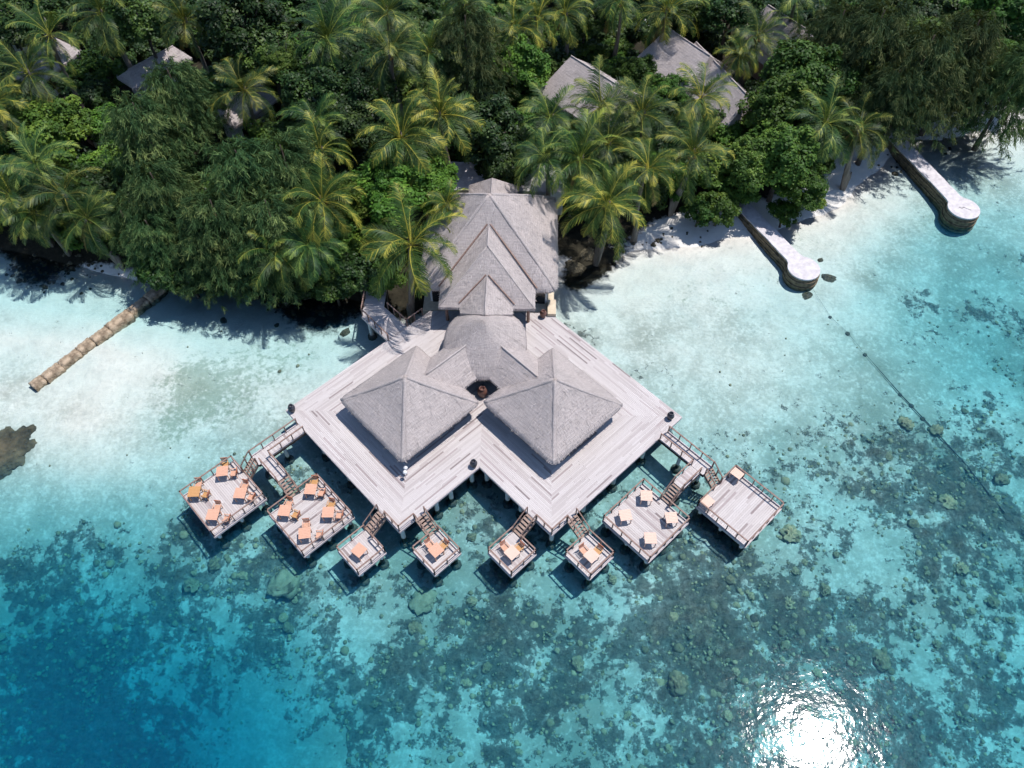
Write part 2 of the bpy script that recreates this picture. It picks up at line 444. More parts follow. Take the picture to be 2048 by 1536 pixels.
DEEP = [(40, 1520, 190, 6.5), (330, 1560, 150, 4.5), (0, 1300, 120, 1.5), (620, 1540, 150, 0.8), (700, 1500, 300, 0.8), (1900, 1500, 300, 0.6),
        (1980, 560, 150, 0.55), (1830, 700, 110, 0.35), (2100, 800, 300, 0.35), (170, 1080, 150, 0.5), (1100, 1480, 300, 0.5), (450, 1430, 140, 1.2), (520, 980, 200, 0.25)]
SHOAL = [(170, 850, 130, 0.55), (250, 940, 90, 0.35), (1520, 760, 120, 0.35), (120, 680, 140, 0.12), (1300, 1180, 90, 0.25), (680, 1290, 80, 0.3), (1480, 1240, 160, 0.35), (1620, 380, 120, 0.1)]
REEF = [(1430, 1190, 75, 0.30), (1300, 1280, 120, 0.28), (1500, 1300, 150, 0.30), (1650, 1330, 150, 0.22), (1200, 1380, 170, 0.28), (1000, 1420, 140, 0.2),
        (760, 1330, 110, 0.18), (560, 1190, 120, 0.16), (480, 1130, 90, 0.12), (250, 1230, 130, 0.28), (120, 1180, 110, 0.26), (60, 1300, 120, 0.3), (330, 1330, 110, 0.26),
        (1850, 1020, 90, 0.28), (1990, 960, 90, 0.26), (1760, 960, 70, 0.14), (2020, 1150, 90, 0.22), (1900, 1230, 120, 0.2), (1950, 1400, 120, 0.25), (1780, 1180, 60, 0.15),
        (410, 1420, 45, 0.75), (70, 1480, 110, 0.45), (280, 1530, 60, 0.3), (150, 1450, 110, 0.28), (640, 1440, 60, 0.2), (360, 1050, 60, 0.12), (160, 1060, 50, 0.14), (1830, 640, 70, 0.1), (700, 1200, 60, 0.1),
        (880, 1290, 60, 0.12), (1440, 1420, 160, 0.22), (560, 1300, 70, 0.16), (30, 880, 48, 0.45), (1620, 470, 40, 0.05)]
BARE = [(1530, 770, 120, 0.4), (190, 850, 150, 0.5), (250, 950, 80, 0.3), (1290, 1190, 55, 0.3), (690, 1290, 55, 0.2), (1700, 1110, 60, 0.25), (1830, 1290, 55, 0.25),
        (1480, 1210, 30, 0.1), (100, 640, 200, 0.4), (400, 660, 160, 0.25), (1350, 520, 170, 0.4), (1700, 430, 140, 0.3), (600, 1340, 60, 0.15), (860, 1470, 70, 0.3), (480, 1490, 60, 0.3),
        (200, 1370, 40, 0.3), (1350, 1330, 25, 0.05), (330, 1500, 120, 0.2), (1500, 1130, 40, 0.15), (1230, 1240, 40, 0.2)]
WEED = [(560, 730, 70, 0.3), (330, 800, 60, 0.22), (520, 860, 60, 0.3), (410, 820, 45, 0.45), (385, 760, 35, 0.4), (345, 880, 30, 0.45), (470, 760, 60, 0.3), (640, 700, 60, 0.25), (1300, 800, 60, 0.3), (1430, 590, 90, 0.22), (1350, 640, 90, 0.18),
        (1650, 560, 110, 0.22), (1900, 480, 100, 0.3), (1650, 880, 40, 0.4), (150, 1295, 28, 0.8), (1300, 930, 60, 0.2), (1540, 480, 60, 0.2)]

def shore_dist(x, y): return np.interp(x, SHX, SHY) - y
def bed_height(x, y):
    s = shore_dist(x, y) + (fbm(x, y, 9, 3, 3) - 0.5) * 3.0
    z = np.interp(s, [-60, -8, -1.5, 1.5, 4.5, 9, 15, 21, 27, 34, 45, 60, 120, 400], [1.2, 0.8, 0.45, 0.06, -0.20, -0.34, -0.50, -0.68, -0.86, -1.05, -1.40, -1.9, -6, -11])
    z = z - 0.62 * np.clip((-9 - x) / 5, 0, 1) * np.clip((s + 3.0) / 3, 0, 1) * np.clip((9 - s) / 8, 0, 1)
    sea = np.clip((s - 6) / 8, 0, 1)
    z -= sea * gsum(x, y, DEEP) * 0.62
    z += np.clip((s - 3) / 6, 0, 1) * gsum(x, y, SHOAL) * 0.55
    z += sea * (fbm(x, y, 7, 3, 5) - 0.5) * 0.45
    return np.where(s > 7, np.minimum(z, -0.12), z)
def reef_mask(x, y):
    s = shore_dist(x, y)
    r = np.interp(s, [0, 6, 12, 18, 24, 32, 45], [-0.3, -0.10, 0.0, 0.11, 0.21, 0.26, 0.27])
    r = r + 0.42 * gsum(x, y, REEF) - 0.8 * gsum(x, y, BARE)
    f = fbm(x, y, 7.0, 6, 21, 0.72) - 0.5
    g = fbm(x, y, 2.4, 4, 23, 0.7) - 0.5
    r = r + f * 1.25 + g * 0.6
    return np.clip(r, 0, 1)

def axis(fine0, fine1, step, far0, far1, mid=None):
    a = [fine0]
    g = step
    while a[-1] > far0: g *= 1.25; a.append(a[-1] - g)
    a = a[::-1]
    b = list(np.arange(fine0 + step, fine1, step)); a += b
    if mid:
        m1, ms = mid; a += list(np.arange(a[-1] + ms, m1, ms)); g = ms
    else: g = step
    while a[-1] < far1: g *= 1.25; a.append(a[-1] + g)
    return np.array(a)
gx = axis(-46, 51, 0.19, -700, 700)
gy = axis(4, 61, 0.19, -500, 900, (100, 0.6))
GX, GY = np.meshgrid(gx, gy)
X, Y = GX.ravel(), GY.ravel()
Z = bed_height(X, Y)
RF = reef_mask(X, Y)
det = np.clip(RF * 2 - 0.35, 0, 1)
ridged = 1 - np.abs(fbm(X, Y, 1.5, 3, 31) * 2 - 1)
Z = Z + det * ((ridged - 0.6) * 0.55 + (fbm(X, Y, 0.75, 2, 33) - 0.5) * 0.55) * np.clip((-Z - 0.3) * 3, 0, 1)
Z = Z + (fbm(X, Y, 0.9, 2, 37) - 0.5) * 0.05
SD = shore_dist(X, Y)
LT = np.clip((-SD + 0.5) / 3.0, 0, 1)
for px, py, r, w in ((800, 605, 30, 1.0), (770, 575, 30, 1.0), (840, 590, 25, 1.0), (90, 530, 45, 0.6), (40, 510, 40, 0.3), (650, 610, 60, 0.75), (590, 585, 35, 0.6), (1180, 520, 40, 0.9), (1150, 560, 22, 0.6), (1840, 265, 40, 0.5), (1250, 478, 40, 0.5)):
    LT = np.clip(LT + gsum(X, Y, [(px, py, r, w)], 0.2), 0, 1)
for px, py, r in ((1720, 350, 45), (1700, 385, 60), (1430, 490, 60), (2010, 240, 60), (1560, 460, 40)):
    LT = np.clip(LT - gsum(X, Y, [(px, py, r, 1.0)], 0.3), 0, 1)
WD = np.clip(gsum(X, Y, WEED), 0, 1)
GRIT = np.clip(np.interp(SD, [3, 7, 12, 20, 34], [0.0, 0.25, 0.65, 0.75, 0.75]) - 0.55 * gsum(X, Y, BARE) + (fbm(X, Y, 5, 4, 51, 0.65) - 0.5) * 1.1, 0, 1)
nx, ny = len(gx), len(gy)
idx = np.arange(nx * ny).reshape(ny, nx)
F = np.stack([idx[:-1, :-1], idx[:-1, 1:], idx[1:, 1:], idx[1:, :-1]], -1).reshape(-1, 4)
ground = link('ground', npmesh('ground', np.stack([X, Y, Z], 1), F, M['ground'], dict(reef=RF, litter=LT, weed=WD, grit=GRIT), True))
tag(ground, 'white sand lagoon floor with dark reef patches rising to the shaded island soil', 'ground', kind='structure')

wb = MB()
wb.add([(-650, -450, -30), (650, -450, -30), (650, 850, -30), (-650, 850, -30), (-650, -450, 0), (650, -450, 0), (650, 850, 0), (-650, 850, 0)],
       [(3, 2, 1, 0), (4, 5, 6, 7), (0, 1, 5, 4), (1, 2, 6, 5), (2, 3, 7, 6), (3, 0, 4, 7)])
water = wb.build('water', M['water'])
tag(water, 'clear turquoise lagoon water turning deep blue away from the beach', 'water', kind='structure')

def bz(x, y): return float(bed_height(np.array([x]), np.array([y]))[0])

# ------------------------------------------------------------------ structure frame
YAW = R(-1.5)
DECK, PLAT, EAVE = 2.1, 1.0, 3.85
NP = at(959, 933, DECK)
ex = Vector((math.cos(YAW), math.sin(YAW), 0)); ey = Vector((-math.sin(YAW), math.cos(YAW), 0))
e1 = (ex + ey) / math.sqrt(2); e2 = (ex - ey) / math.sqrt(2)
ABROT = YAW - R(45)          # local x = b axis, local y = a axis
def AB(a, b, z=0.0):
    v = NP + e1 * a + e2 * b; return Vector((v.x, v.y, z))
def ST(s, t, z=0.0):
    v = NP + ex * s + ey * t; return Vector((v.x, v.y, z))
def ab_of(w):
    d = Vector((w.x, w.y, 0)) - Vector((NP.x, NP.y, 0)); return d.dot(e1), d.dot(e2)

POST = MB(); POST.box((0, 0, 0.42), (0.075, 0.075, 0.84)); POST = POST.mesh('post', M['rail'])
def railing(parent, pts, spacing=0.95, h=0.86, toe=True, name='railing', skip_first=False):
    """pts: local polyline; the top rail is the part, its posts are sub-parts"""
    r = MB()
    pts = [Vector(p) for p in pts]
    up = Vector((0, 0, h))
    for p, q in zip(pts, pts[1:]):
        d = (q - p).normalized() * 0.05
        r.beam(p + up - d, q + up + d, 0.10, 0.05)
    ro = r.build(name, M['rail'], parent)
    if toe:
        t = MB()
        for p, q in zip(pts, pts[1:]): t.beam(p + Vector((0, 0, 0.09)), q + Vector((0, 0, 0.09)), 0.05, 0.12)
        t.build('toe_board', M['kerb'], parent)
    seen = []
    for p, q in zip(pts, pts[1:]):
        n = max(1, round((q - p).length / spacing))
        for i in range(n + 1):
            w = p.lerp(q, i / n)
            if any((w - s).length < 0.1 for s in seen): continue
            seen.append(w)
            link('post', POST, ro, w)
    return ro

PILES = {}
def pile(parent, x, y, world_xy, top, r=0.17):
    """white pile from the sea bed up to `top`; parent's origin height is 0 in its local frame"""
    zb = bz(world_xy.x, world_xy.y) - 0.3
    m = MB(); m.lathe([(r * 1.12, zb), (r * 1.05, zb + (top - zb) * 0.5), (r, top)], 10)
    o = m.build('pile', M['pile'], parent, (x, y, 0), smooth=True)
    f = MB(); k = 0.42
    f.lathe([(k, zb), (k * 0.95, zb + 0.55), (k * 0.7, zb + 0.7), (r, zb + 0.72)], 8)
    f.build('footing', M['footing'], o)
    return o

def plank_rows(r0, r1, lo, hi, along, w=0.125, gap=0.009, rng=random, minl=1.2, maxl=4.0):
    """rows of planks; returns list of (poly in (a,b) or local xy, tone)"""
    out = []
    n = max(1, round(abs(r1 - r0) / w)); st = (r1 - r0) / n
    for i in range(n):
        ra, rb = r0 + i * st, r0 + (i + 1) * st
        ra2, rb2 = (ra + gap / 2 * np.sign(st)), (rb - gap / 2 * np.sign(st))
        l0, l1, h0, h1 = lo(ra2), lo(rb2), hi(ra2), hi(rb2)
        if min(h0, h1) - max(l0, l1) < 0.05:
            if (h0 + h1) - (l0 + l1) < 0.1: continue
            cuts = []
        else:
            cuts = []; c = max(l0, l1) + rng.uniform(0.6, maxl)
            while c < min(h0, h1) - 0.7: cuts.append(c); c += rng.uniform(minl, maxl)
        e0, e1_ = l0, l1
        for c in cuts + [None]:
            f0, f1 = (h0, h1) if c is None else (c - gap / 2, c - gap / 2)
            if along == 'b': poly = [(ra2, e0), (ra2, f0), (rb2, f1), (rb2, e1_)]     # (a, b)
            else: poly = [(e0, ra2), (f0, ra2), (f1, rb2), (e1_, rb2)]
            t = rng.random(); t = t * 0.80 if rng.random() < 0.93 else 0.84 + 0.16 * rng.random()
            out.append((poly, t, abs((f0 + f1 - e0 - e1_) / 2 * (rb2 - ra2))))
            if c is not None: e0 = e1_ = c + gap / 2
    return out

def add_planks(parent, rows, z, thick=0.04, limit=300, key=None, swap=True, lift=0.006):
    """each plank one object; past the limit the rest are joined"""
    rows = sorted(rows, key=key or (lambda r: -r[2]))
    rest = MB()
    for i, (poly, t, a) in enumerate(rows):
        pl = [(q, p) for p, q in poly] if swap else list(poly)      # local x = b, y = a
        ar = sum(pl[k][0] * pl[(k + 1) % 4][1] - pl[(k + 1) % 4][0] * pl[k][1] for k in range(4))
        if ar < 0: pl = pl[::-1]
        dz = random.uniform(0, lift)
        if i < limit:
            m = MB(); m.tone = t; m.prism(pl, z - thick + dz, z + dz); m.build('plank', M['deck'], parent)
        else:
            rest.tone = t; rest.prism(pl, z - thick + dz, z + dz)
    if rest.v: tag(rest.build('plank_rows', M['deck'], parent), kind='stuff')

# ------------------------------------------------------------------ main deck
deck = empty('main_deck', (NP.x, NP.y, 0), ABROT, 'large pale weathered timber deck on white piles around the thatched pavilions', 'deck')
A0, B0, B1, A1 = -7.6, -14.1, 7.55, 14.3
W5 = 5.0
rows = []
rows += plank_rows(A0, A0 + W5, lambda a: B0 + (a - A0), lambda a: -(a - A0), 'b')
rows += plank_rows(0, -W5, lambda b: A0 - b, lambda b: -b, 'a')
rows += plank_rows(0, W5, lambda a: -a, lambda a: B1 - a, 'b')
rows += plank_rows(B1, B1 - W5, lambda b: B1 - b, lambda b: A1 - (B1 - b), 'a')
rows += plank_rows(A1, W5, lambda a: max(-a, a - 21.2), lambda a: B1 - (A1 - a) if a > A1 - W5 else B1 - W5, 'b')
rows += plank_rows(B0, -W5, lambda b: A0 + (b - B0) if b < B0 + W5 else A0 + W5, lambda b: min(-b, b + 21.2), 'a')
rows += plank_rows(2.45, 4.5, lambda a: -17.6, lambda a: B0 - 0.02, 'b')
def st2ab(s, t): return ((s + t) / math.sqrt(2), (t - s) / -math.sqrt(2))
for k in range(24):          # the side path turns straight back toward the island
    t0 = 13.1 + k * 0.26
    s0 = (-10.7 - 0.0 if t0 > 14.2 else -10.7 + (14.2 - t0)) ; s1 = -8.95
    rows.append(([st2ab(s0, t0), st2ab(s1, t0), st2ab(s1, t0 + 0.25), st2ab(s0, t0 + 0.25)], random.random() * 0.8, 0.4))
def vis(r):
    a = sum(p[0] for p in r[0]) / 4; b = sum(p[1] for p in r[0]) / 4
    under = (-4.3 < a < 3.0 and -10.7 < b < -3.4) or (3.4 < a < 10.8 and -3.2 < b < 4.0) or ((a - b) / 1.414 > 6.7 and abs(a + b) / 1.414 < 3.2)
    return (under, -r[2])
add_planks(deck, rows, DECK, key=vis)
OUT = [(B0, A0), (0, A0), (0, 0), (B1, 0), (B1, A1), (A1 - 21.2, A1)]       # local (b, a)
fa = MB()
for i, (p, q) in enumerate(zip(OUT, OUT[1:])):
    f = MB(); f.beam((*p, DECK - 0.15), (*q, DECK - 0.15), 0.06, 0.22); f.build('fascia_board', M['kerb'], deck)
f = MB(); f.beam((B0, A0, DECK - 0.15), (B0, 2.45, DECK - 0.15), 0.06, 0.22); f.build('fascia_board', M['kerb'], deck)
for (p, q) in (((-17.6, 2.45), (B0, 2.45)), ((-17.0, 4.5), (B0, 4.5)), ((B0, 4.5), (B0, 7.1))):
    f = MB(); f.beam((*p, DECK - 0.15), (*q, DECK - 0.15), 0.06, 0.22); f.build('fascia_board', M['kerb'], deck)
# dark beams under the planks
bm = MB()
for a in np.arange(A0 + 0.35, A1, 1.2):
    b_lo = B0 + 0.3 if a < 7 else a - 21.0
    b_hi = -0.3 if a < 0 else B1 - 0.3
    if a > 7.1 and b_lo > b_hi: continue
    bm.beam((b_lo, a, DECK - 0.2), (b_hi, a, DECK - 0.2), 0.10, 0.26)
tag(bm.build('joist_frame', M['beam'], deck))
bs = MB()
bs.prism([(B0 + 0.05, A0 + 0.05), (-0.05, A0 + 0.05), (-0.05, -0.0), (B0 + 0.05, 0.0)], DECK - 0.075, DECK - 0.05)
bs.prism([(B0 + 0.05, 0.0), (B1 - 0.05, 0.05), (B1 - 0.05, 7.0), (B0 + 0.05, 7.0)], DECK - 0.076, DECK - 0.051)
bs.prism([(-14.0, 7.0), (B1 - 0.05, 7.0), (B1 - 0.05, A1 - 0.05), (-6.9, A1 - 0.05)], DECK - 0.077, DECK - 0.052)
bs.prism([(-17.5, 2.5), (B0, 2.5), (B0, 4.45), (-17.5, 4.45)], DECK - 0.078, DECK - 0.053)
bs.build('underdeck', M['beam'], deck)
ins = 0.4
for i in range(5):
    for (b, a) in ((B0 + 0.7 + i * (13.0 / 4), A0 + ins), (B0 + 0.7 + i * (13.0 / 4), A0 + 3.6)): pile(deck, b, a, AB(a, b), DECK - 0.3)
    for (b, a) in ((B1 - ins, 0.5 + i * (13.3 / 4)), (B1 - 3.6, 0.5 + i * (13.3 / 4))): pile(deck, b, a, AB(a, b), DECK - 0.3)
for b, a in ((-ins, -5.0), (-ins, -2.6), (-ins, -0.5), (2.6, ins), (5.0, ins), (0.3, 0.4), (3, A1 - ins), (-1, A1 - ins), (-5, A1 - ins), (B0 + ins, -3.5), (B0 + ins, -0.5), (B0 + ins, 2.5), (-17, 2.7), (-17, 4.3)):
    pile(deck, b, a, AB(a, b), DECK - 0.3)
for pts in ([(-1.6, A0 + 0.04), (-0.04, A0 + 0.04), (-0.04, -6.2)], [(B1 - 1.55, 0.04), (B1 - 0.04, 0.04), (B1 - 0.04, 1.55)],
            [(st2ab(-10.65, 19)[1], st2ab(-10.65, 19)[0]), (st2ab(-10.65, 14.3)[1], st2ab(-10.65, 14.3)[0]), (B0 + 0.1, 2.5)], [(B0 - 0.05, 4.6), (B0 - 2.6, 4.6)], [(B0 - 0.05, 4.6), (B0 - 0.05, 6.3)]):
    railing(deck, [(*p, DECK) for p in pts], toe=pts[0][0] > -10)

# ------------------------------------------------------------------ dining platforms
def platform(name_label, ca, cb, size, along, gaps):
    o = empty('dining_platform', AB(ca, cb, 0), ABROT, name_label, 'platform', 'dining platforms over the lagoon')
    h = size / 2
    rr = plank_rows(-h, h, lambda r: -h, lambda r: h, along, 0.15, 0.012)
    add_planks(o, rr, PLAT)
    for (p, q) in (((-h, -h), (h, -h)), ((h, -h), (h, h)), ((h, h), (-h, h)), ((-h, h), (-h, -h))):
        f = MB(); f.beam((*p, PLAT - 0.12), (*q, PLAT - 0.12), 0.07, 0.2); f.build('fascia_board', M['kerb'], o)
    us = MB(); us.prism([(-h + .05, -h + .05), (h - .05, -h + .05), (h - .05, h - .05), (-h + .05, h - .05)], PLAT - 0.075, PLAT - 0.05); us.build('underdeck', M['beam'], o)
    for k in (-0.75, 0, 0.75):
        b = MB(); b.beam((-h + 0.1, k * h, PLAT - 0.2), (h - 0.1, k * h, PLAT - 0.2), 0.12, 0.26); b.build('beam', M['beam'], o)
    ks = (-1, 0, 1) if size > 3 else (-1, 1)
    for i in ks:
        for j in ks:
            x, y = i * (h - 0.32), j * (h - 0.32)
            w = AB(ca + y, cb + x); pile(o, x, y, w, PLAT - 0.3, 0.15)
    # railings: walk round the edge, leaving the gaps; side letters: W=-x, E=+x, S=-y, N=+y in local frame
    e = h - 0.04
    runs = {'S': [(-e, -e), (e, -e)], 'E': [(e, -e), (e, e)], 'N': [(e, e), (-e, e)], 'W': [(-e, e), (-e, -e)]}
    for side, (p, q) in runs.items():
        p, q = Vector((*p, PLAT)), Vector((*q, PLAT))
        g = gaps.get(side)
        if not g: railing(o, [p, q]); continue
        for lo, hi in ((0, g[0]), (g[1], 1)):
            if hi - lo > 0.12: railing(o, [p.lerp(q, lo), p.lerp(q, hi)])
    return o

# local x = b, local y = a
P = {
 1: (-15.05, -11.5, 4.4, 'b', {'N': (1 - 0.44 - 0.02 - 0.0, 1 - 0.25)}, 'leftmost large dining platform with four orange tables and chairs'),
 2: (-11.25, -5.83, 4.4, 'a', {'W': (0.42, 0.62)}, 'second large dining platform from the left with four orange tables and chairs'),
 3: (-10.27, -1.1, 2.42, 'b', {'N': (0.62, 0.98)}, 'small dining platform left of the deck corner with one bare table'),
 4: (-6.45, 2.57, 2.42, 'a', {'W': (0.02, 0.38)}, 'second small dining platform from the left with a table and two chairs'),
 5: (-2.65, 6.3, 2.42, 'b', {'N': (0.62, 0.98)}, 'third small dining platform from the left, in front of the deck notch'),
 6: (1.17, 10.17, 2.42, 'a', {'W': (0.02, 0.38)}, 'rightmost small dining platform with a table and two chairs'),
 7: (6.05, 11.17, 4.4, 'b', {'N': (0.44, 0.66)}, 'large dining platform with four bare tables right of the deck'),
 8: (11.9, 15.15, 4.4, 'a', {'W': (0.38, 0.62)}, 'rightmost large dining platform, nearly empty with two bare tables'),
}
# N side runs from +x to -x: gap for platform 1 stair at b -12.4..-11.5 -> local x -0.9..0.0 ; W side runs from +y to -y
P[1][4]['N'] = ((2.2 - 0.02) / 4.4, (2.2 + 0.9) / 4.4)
P[2][4]['W'] = ((2.2 - 0.5) / 4.4, (2.2 + 0.37) / 4.4)
P[7][4]['N'] = ((2.2 - 0.45) / 4.4, (2.2 + 0.45) / 4.4)
P[8][4]['W'] = ((2.2 - 0.62) / 4.4, (2.2 + 0.3) / 4.4)
for k, (ca, cb, sz, al, gp, lb) in P.items(): platform(lb, ca, cb, sz, al, gp)

# ------------------------------------------------------------------ stairs and walkways
def staircase(label, start, end, width, ztop=DECK, zbot=PLAT, n=6):
    """start/end: centre line in (a,b)"""
    a0, b0 = start; a1, b1 = end
    o = empty('staircase', AB(a0, b0, 0), 0, label, 'stairs', 'timber stairs to the platforms')
    p = AB(a0, b0, ztop) - AB(a0, b0, 0); q = AB(a1, b1, zbot) - AB(a0, b0, 0)
    d = (Vector((q.x, q.y, 0)) - Vector((p.x, p.y, 0))); L = d.length; d.normalize(); side = d.cross(Vector((0, 0, 1)))
    run = L / n
    for i in range(n):
        c = Vector((p.x, p.y, 0)) + d * run * (i + 0.5); z = ztop - (i + 0.75) * (ztop - zbot) / (n + 0.4)
        t = MB(); t.beam(c - side * (width / 2 - 0.04) + Vector((0, 0, z)), c + side * (width / 2 - 0.04) + Vector((0, 0, z)), run * 0.80, 0.045)
        t.build('tread', M['stair'], o)
    for s in (-1, 1):
        off = side * s * (width / 2)
        b = MB(); b.beam(p + off + Vector((0, 0, -0.16)), q + off + Vector((0, 0, -0.02)), 0.06, 0.24); b.build('stringer', M['stair'], o)
        hr = MB(); hr.beam(p + off + Vector((0, 0, 0.86)), q + off + Vector((0, 0, 0.86)), 0.08, 0.06)
        h = hr.build('handrail', M['rail'], o)
        for f in (0.02, 0.5, 0.98):
            link('post', POST, h, p.lerp(q, f) + off)
    return o
staircase('short timber stairs from the deck to the small platform with one bare table', (A0, -1.95), (-9.06, -1.95), 0.86)
staircase('timber stairs down to the second small platform from the left', (-5.75, 0.0), (-5.75, 1.36), 0.86)
staircase('timber stairs down to the third small platform from the left', (0.0, 5.55), (-1.44, 5.55), 0.86)
staircase('timber stairs down to the rightmost small platform', (2.0, B1), (2.0, 8.96), 0.86)
staircase('timber stairs from the left walkway down to the leftmost platform', (-11.8, -11.95), (-12.85, -11.95), 0.86)
staircase('timber stairs from the left walkway down to the second large platform', (-11.18, -9.25), (-11.18, -8.03), 0.86)
staircase('timber stairs from the right walkway down to the platform with four bare tables', (9.45, 11.17), (8.25, 11.17), 0.86)
staircase('timber stairs from the right walkway down to the rightmost platform', (12.06, 11.9), (12.06, 12.95), 0.86)

def walkway(label, segs, rails, piles_):
    a0, b0 = segs[0][0], segs[0][2]
    o = empty('walkway', AB(0, 0, 0), ABROT, label, 'walkway', 'walkways to the outer platforms')
    rows = []
    for (lo_a, hi_a, lo_b, hi_b, along) in segs:
        if along == 'a': rows += plank_rows(lo_b, hi_b, lambda r: lo_a, lambda r: hi_a, 'a', 0.16)
        else: rows += plank_rows(lo_a, hi_a, lambda r: lo_b, lambda r: hi_b, 'b', 0.16)
        for p, q in (((lo_b, lo_a), (hi_b, lo_a)), ((lo_b, hi_a), (hi_b, hi_a)), ((lo_b, lo_a), (lo_b, hi_a)), ((hi_b, lo_a), (hi_b, hi_a))):
            f = MB(); pp = Vector((*p, DECK - 0.19)); qq = Vector((*q, DECK - 0.19)); f.beam(pp, qq, 0.06, 0.2); f.build('edge_beam', M['beam'], o)
    add_planks(o, rows, DECK - 0.03)
    for r in rails: railing(o, [(b, a, DECK - 0.03) for a, b in r], toe=True)
    for a, b in piles_: pile(o, b, a, AB(a, b), DECK - 0.3, 0.14)
    return o
walkway('timber walkway leaving the left deck corner toward the two left platforms', [(-11.8, -7.64, -12.38, -11.38, 'b'), (-11.62, -10.74, -11.36, -9.25, 'a')],
        [[(-7.7, -12.35), (-11.8, -12.35)], [(-7.7, -11.4), (-10.76, -11.4), (-10.76, -9.25)], [(-11.6, -11.3), (-11.6, -9.25)]], [(-9.5, -11.9), (-11.3, -11.9), (-11.2, -9.6)])
walkway('timber walkway leaving the right deck corner toward the two right platforms', [(11.48, 12.5, 7.59, 11.9, 'a'), (9.45, 11.46, 10.72, 11.62, 'b')],
        [[(12.46, 7.7), (12.46, 11.9)], [(11.5, 7.7), (11.5, 10.74), (9.45, 10.74)], [(11.4, 11.6), (9.45, 11.6)]], [(12, 9.5), (12, 11.4), (9.8, 11.2)])

# ------------------------------------------------------------------ tables and chairs
def table_meshes(top_mat):
    t = MB()
    for i in range(7):
        t.box((0, -0.36 + i * 0.12, 0.745), (0.84, 0.112, 0.03))
    t.box((0.40, 0, 0.742), (0.05, 0.84, 0.022)); t.box((-0.40, 0, 0.742), (0.05, 0.84, 0.022))
    a = MB()
    for s in (-1, 1): a.box((0, s * 0.36, 0.69), (0.70, 0.03, 0.07)); a.box((s * 0.36, 0, 0.69), (0.03, 0.70, 0.07))
    l = MB(); l.box((0, 0, 0.355), (0.06, 0.06, 0.71))
    return t.mesh('tabletop', top_mat), a.mesh('apron', top_mat), l.mesh('leg', top_mat)
TM = {k: table_meshes(M[k]) for k in ('teak', 'teak_dark', 'teak_pale')}
def table(px, py, rz, label, kind='teak', group='dining tables on the platforms', scale=1.0):
    w = at(px, py, PLAT + 0.76)
    o = empty('dining_table', (w.x, w.y, PLAT + 0.006), rz, label, 'table', group)
    t, a, l = TM[kind]
    link('tabletop', t, o); link('apron', a, o)
    for sx in (-1, 1):
        for sy in (-1, 1): link('leg', l, o, (sx * 0.36, sy * 0.36, 0))
    o.scale = (scale, scale, 1)
    return o
def chair_meshes(seat_mat, back_mat):
    s = MB()
    for i in range(5): s.box((0, -0.18 + i * 0.09, 0.43), (0.48, 0.08, 0.03))
    b = MB()
    for i in range(6): b.box((-0.2 + i * 0.08, 0.255 + 0.045, 0.68), (0.055, 0.02, 0.42), M=Matrix.Rotation(-0.15, 3, 'X'))
    b.box((0, 0.33, 0.89), (0.5, 0.035, 0.07)); b.box((0, 0.26, 0.49), (0.46, 0.03, 0.05))
    l = MB(); l.box((0, 0, 0.21), (0.045, 0.045, 0.42))
    ar = MB(); ar.box((0, 0.0, 0.64), (0.055, 0.46, 0.03)); ar.box((0, -0.2, 0.53), (0.04, 0.04, 0.2))
    return s.mesh('seat', seat_mat), b.mesh('backrest', back_mat), l.mesh('leg', seat_mat), ar.mesh('armrest', seat_mat)
CM = {'teak': chair_meshes(M['teak'], M['teak_back']), 'teak_dark': chair_meshes(M['teak_dark'], M['teak_back'])}
def chair(x, y, rz, label, kind='teak', group='dining chairs on the platforms'):
    """rz: direction the sitter's back is turned to is local +y"""
    o = empty('dining_chair', (x, y, PLAT + 0.006), rz, label, 'chair', group)
    s, b, l, ar = CM[kind]
    link('seat', s, o); link('backrest', b, o)
    for sx in (-1, 1):
        link('armrest', ar, o, (sx * 0.25, 0, 0))
        for sy in (-1, 1): link('leg', l, o, (sx * 0.21, sy * 0.2, 0))
    return o
def set_of(px, py, rz, where, kind, chairs, ck=('teak', 'teak')):
    """table with chairs; chairs: list of (direction angle from the table, distance, label word)"""
    t = table(px, py, rz, f'orange slatted wooden table {where}', kind)
    for (ang, dist, word), c in zip(chairs, ck):
        d = Vector((math.cos(ang), math.sin(ang), 0)) * dist
        chair(t.location.x + d.x, t.location.y + d.y, ang - math.pi / 2 + random.uniform(-0.12, 0.12), f'chair {word} table {where}'.replace('from the left', 'from left').replace('on the second', 'of second'), c)
UP, RT = R(90), R(-12)
L1, L2 = 'on the leftmost large platform', 'on the second large platform from the left'
for px, py, rz, w, k, L_, ck in (
    (444, 942, R(8), 'nearest the stairs', 'teak', L1, ('teak_dark', 'teak')), (388, 983, R(2), 'at the left corner', 'teak_dark', L1, ('teak', 'teak_dark')),
    (480, 986, R(-4), 'at the right corner', 'teak', L1, ('teak', 'teak')), (425, 1029, R(-3), 'at the front corner', 'teak', L1, ('teak', 'teak')),
    (621, 978, R(-4), 'at the far corner', 'teak', L2, ('teak_dark', 'teak')), (569, 1021, R(-5), 'at the left corner', 'teak', L2, ('teak', 'teak_dark')),
    (656, 1024, R(0), 'at the right corner', 'teak', L2, ('teak_dark', 'teak')), (609, 1066, R(8), 'at the front corner', 'teak', L2, ('teak', 'teak'))):
    set_of(px, py, rz, f'{w} {L_}', k, [(R(84) + rz, 0.72, 'behind'), (R(-8) + rz, 0.78 if w != 'at the front corner' else 0.98, 'to the right of')], ck)
A45 = YAW + R(45)
table(718, 1100, A45 + R(8), 'single bare orange table on the small platform left of the deck corner')
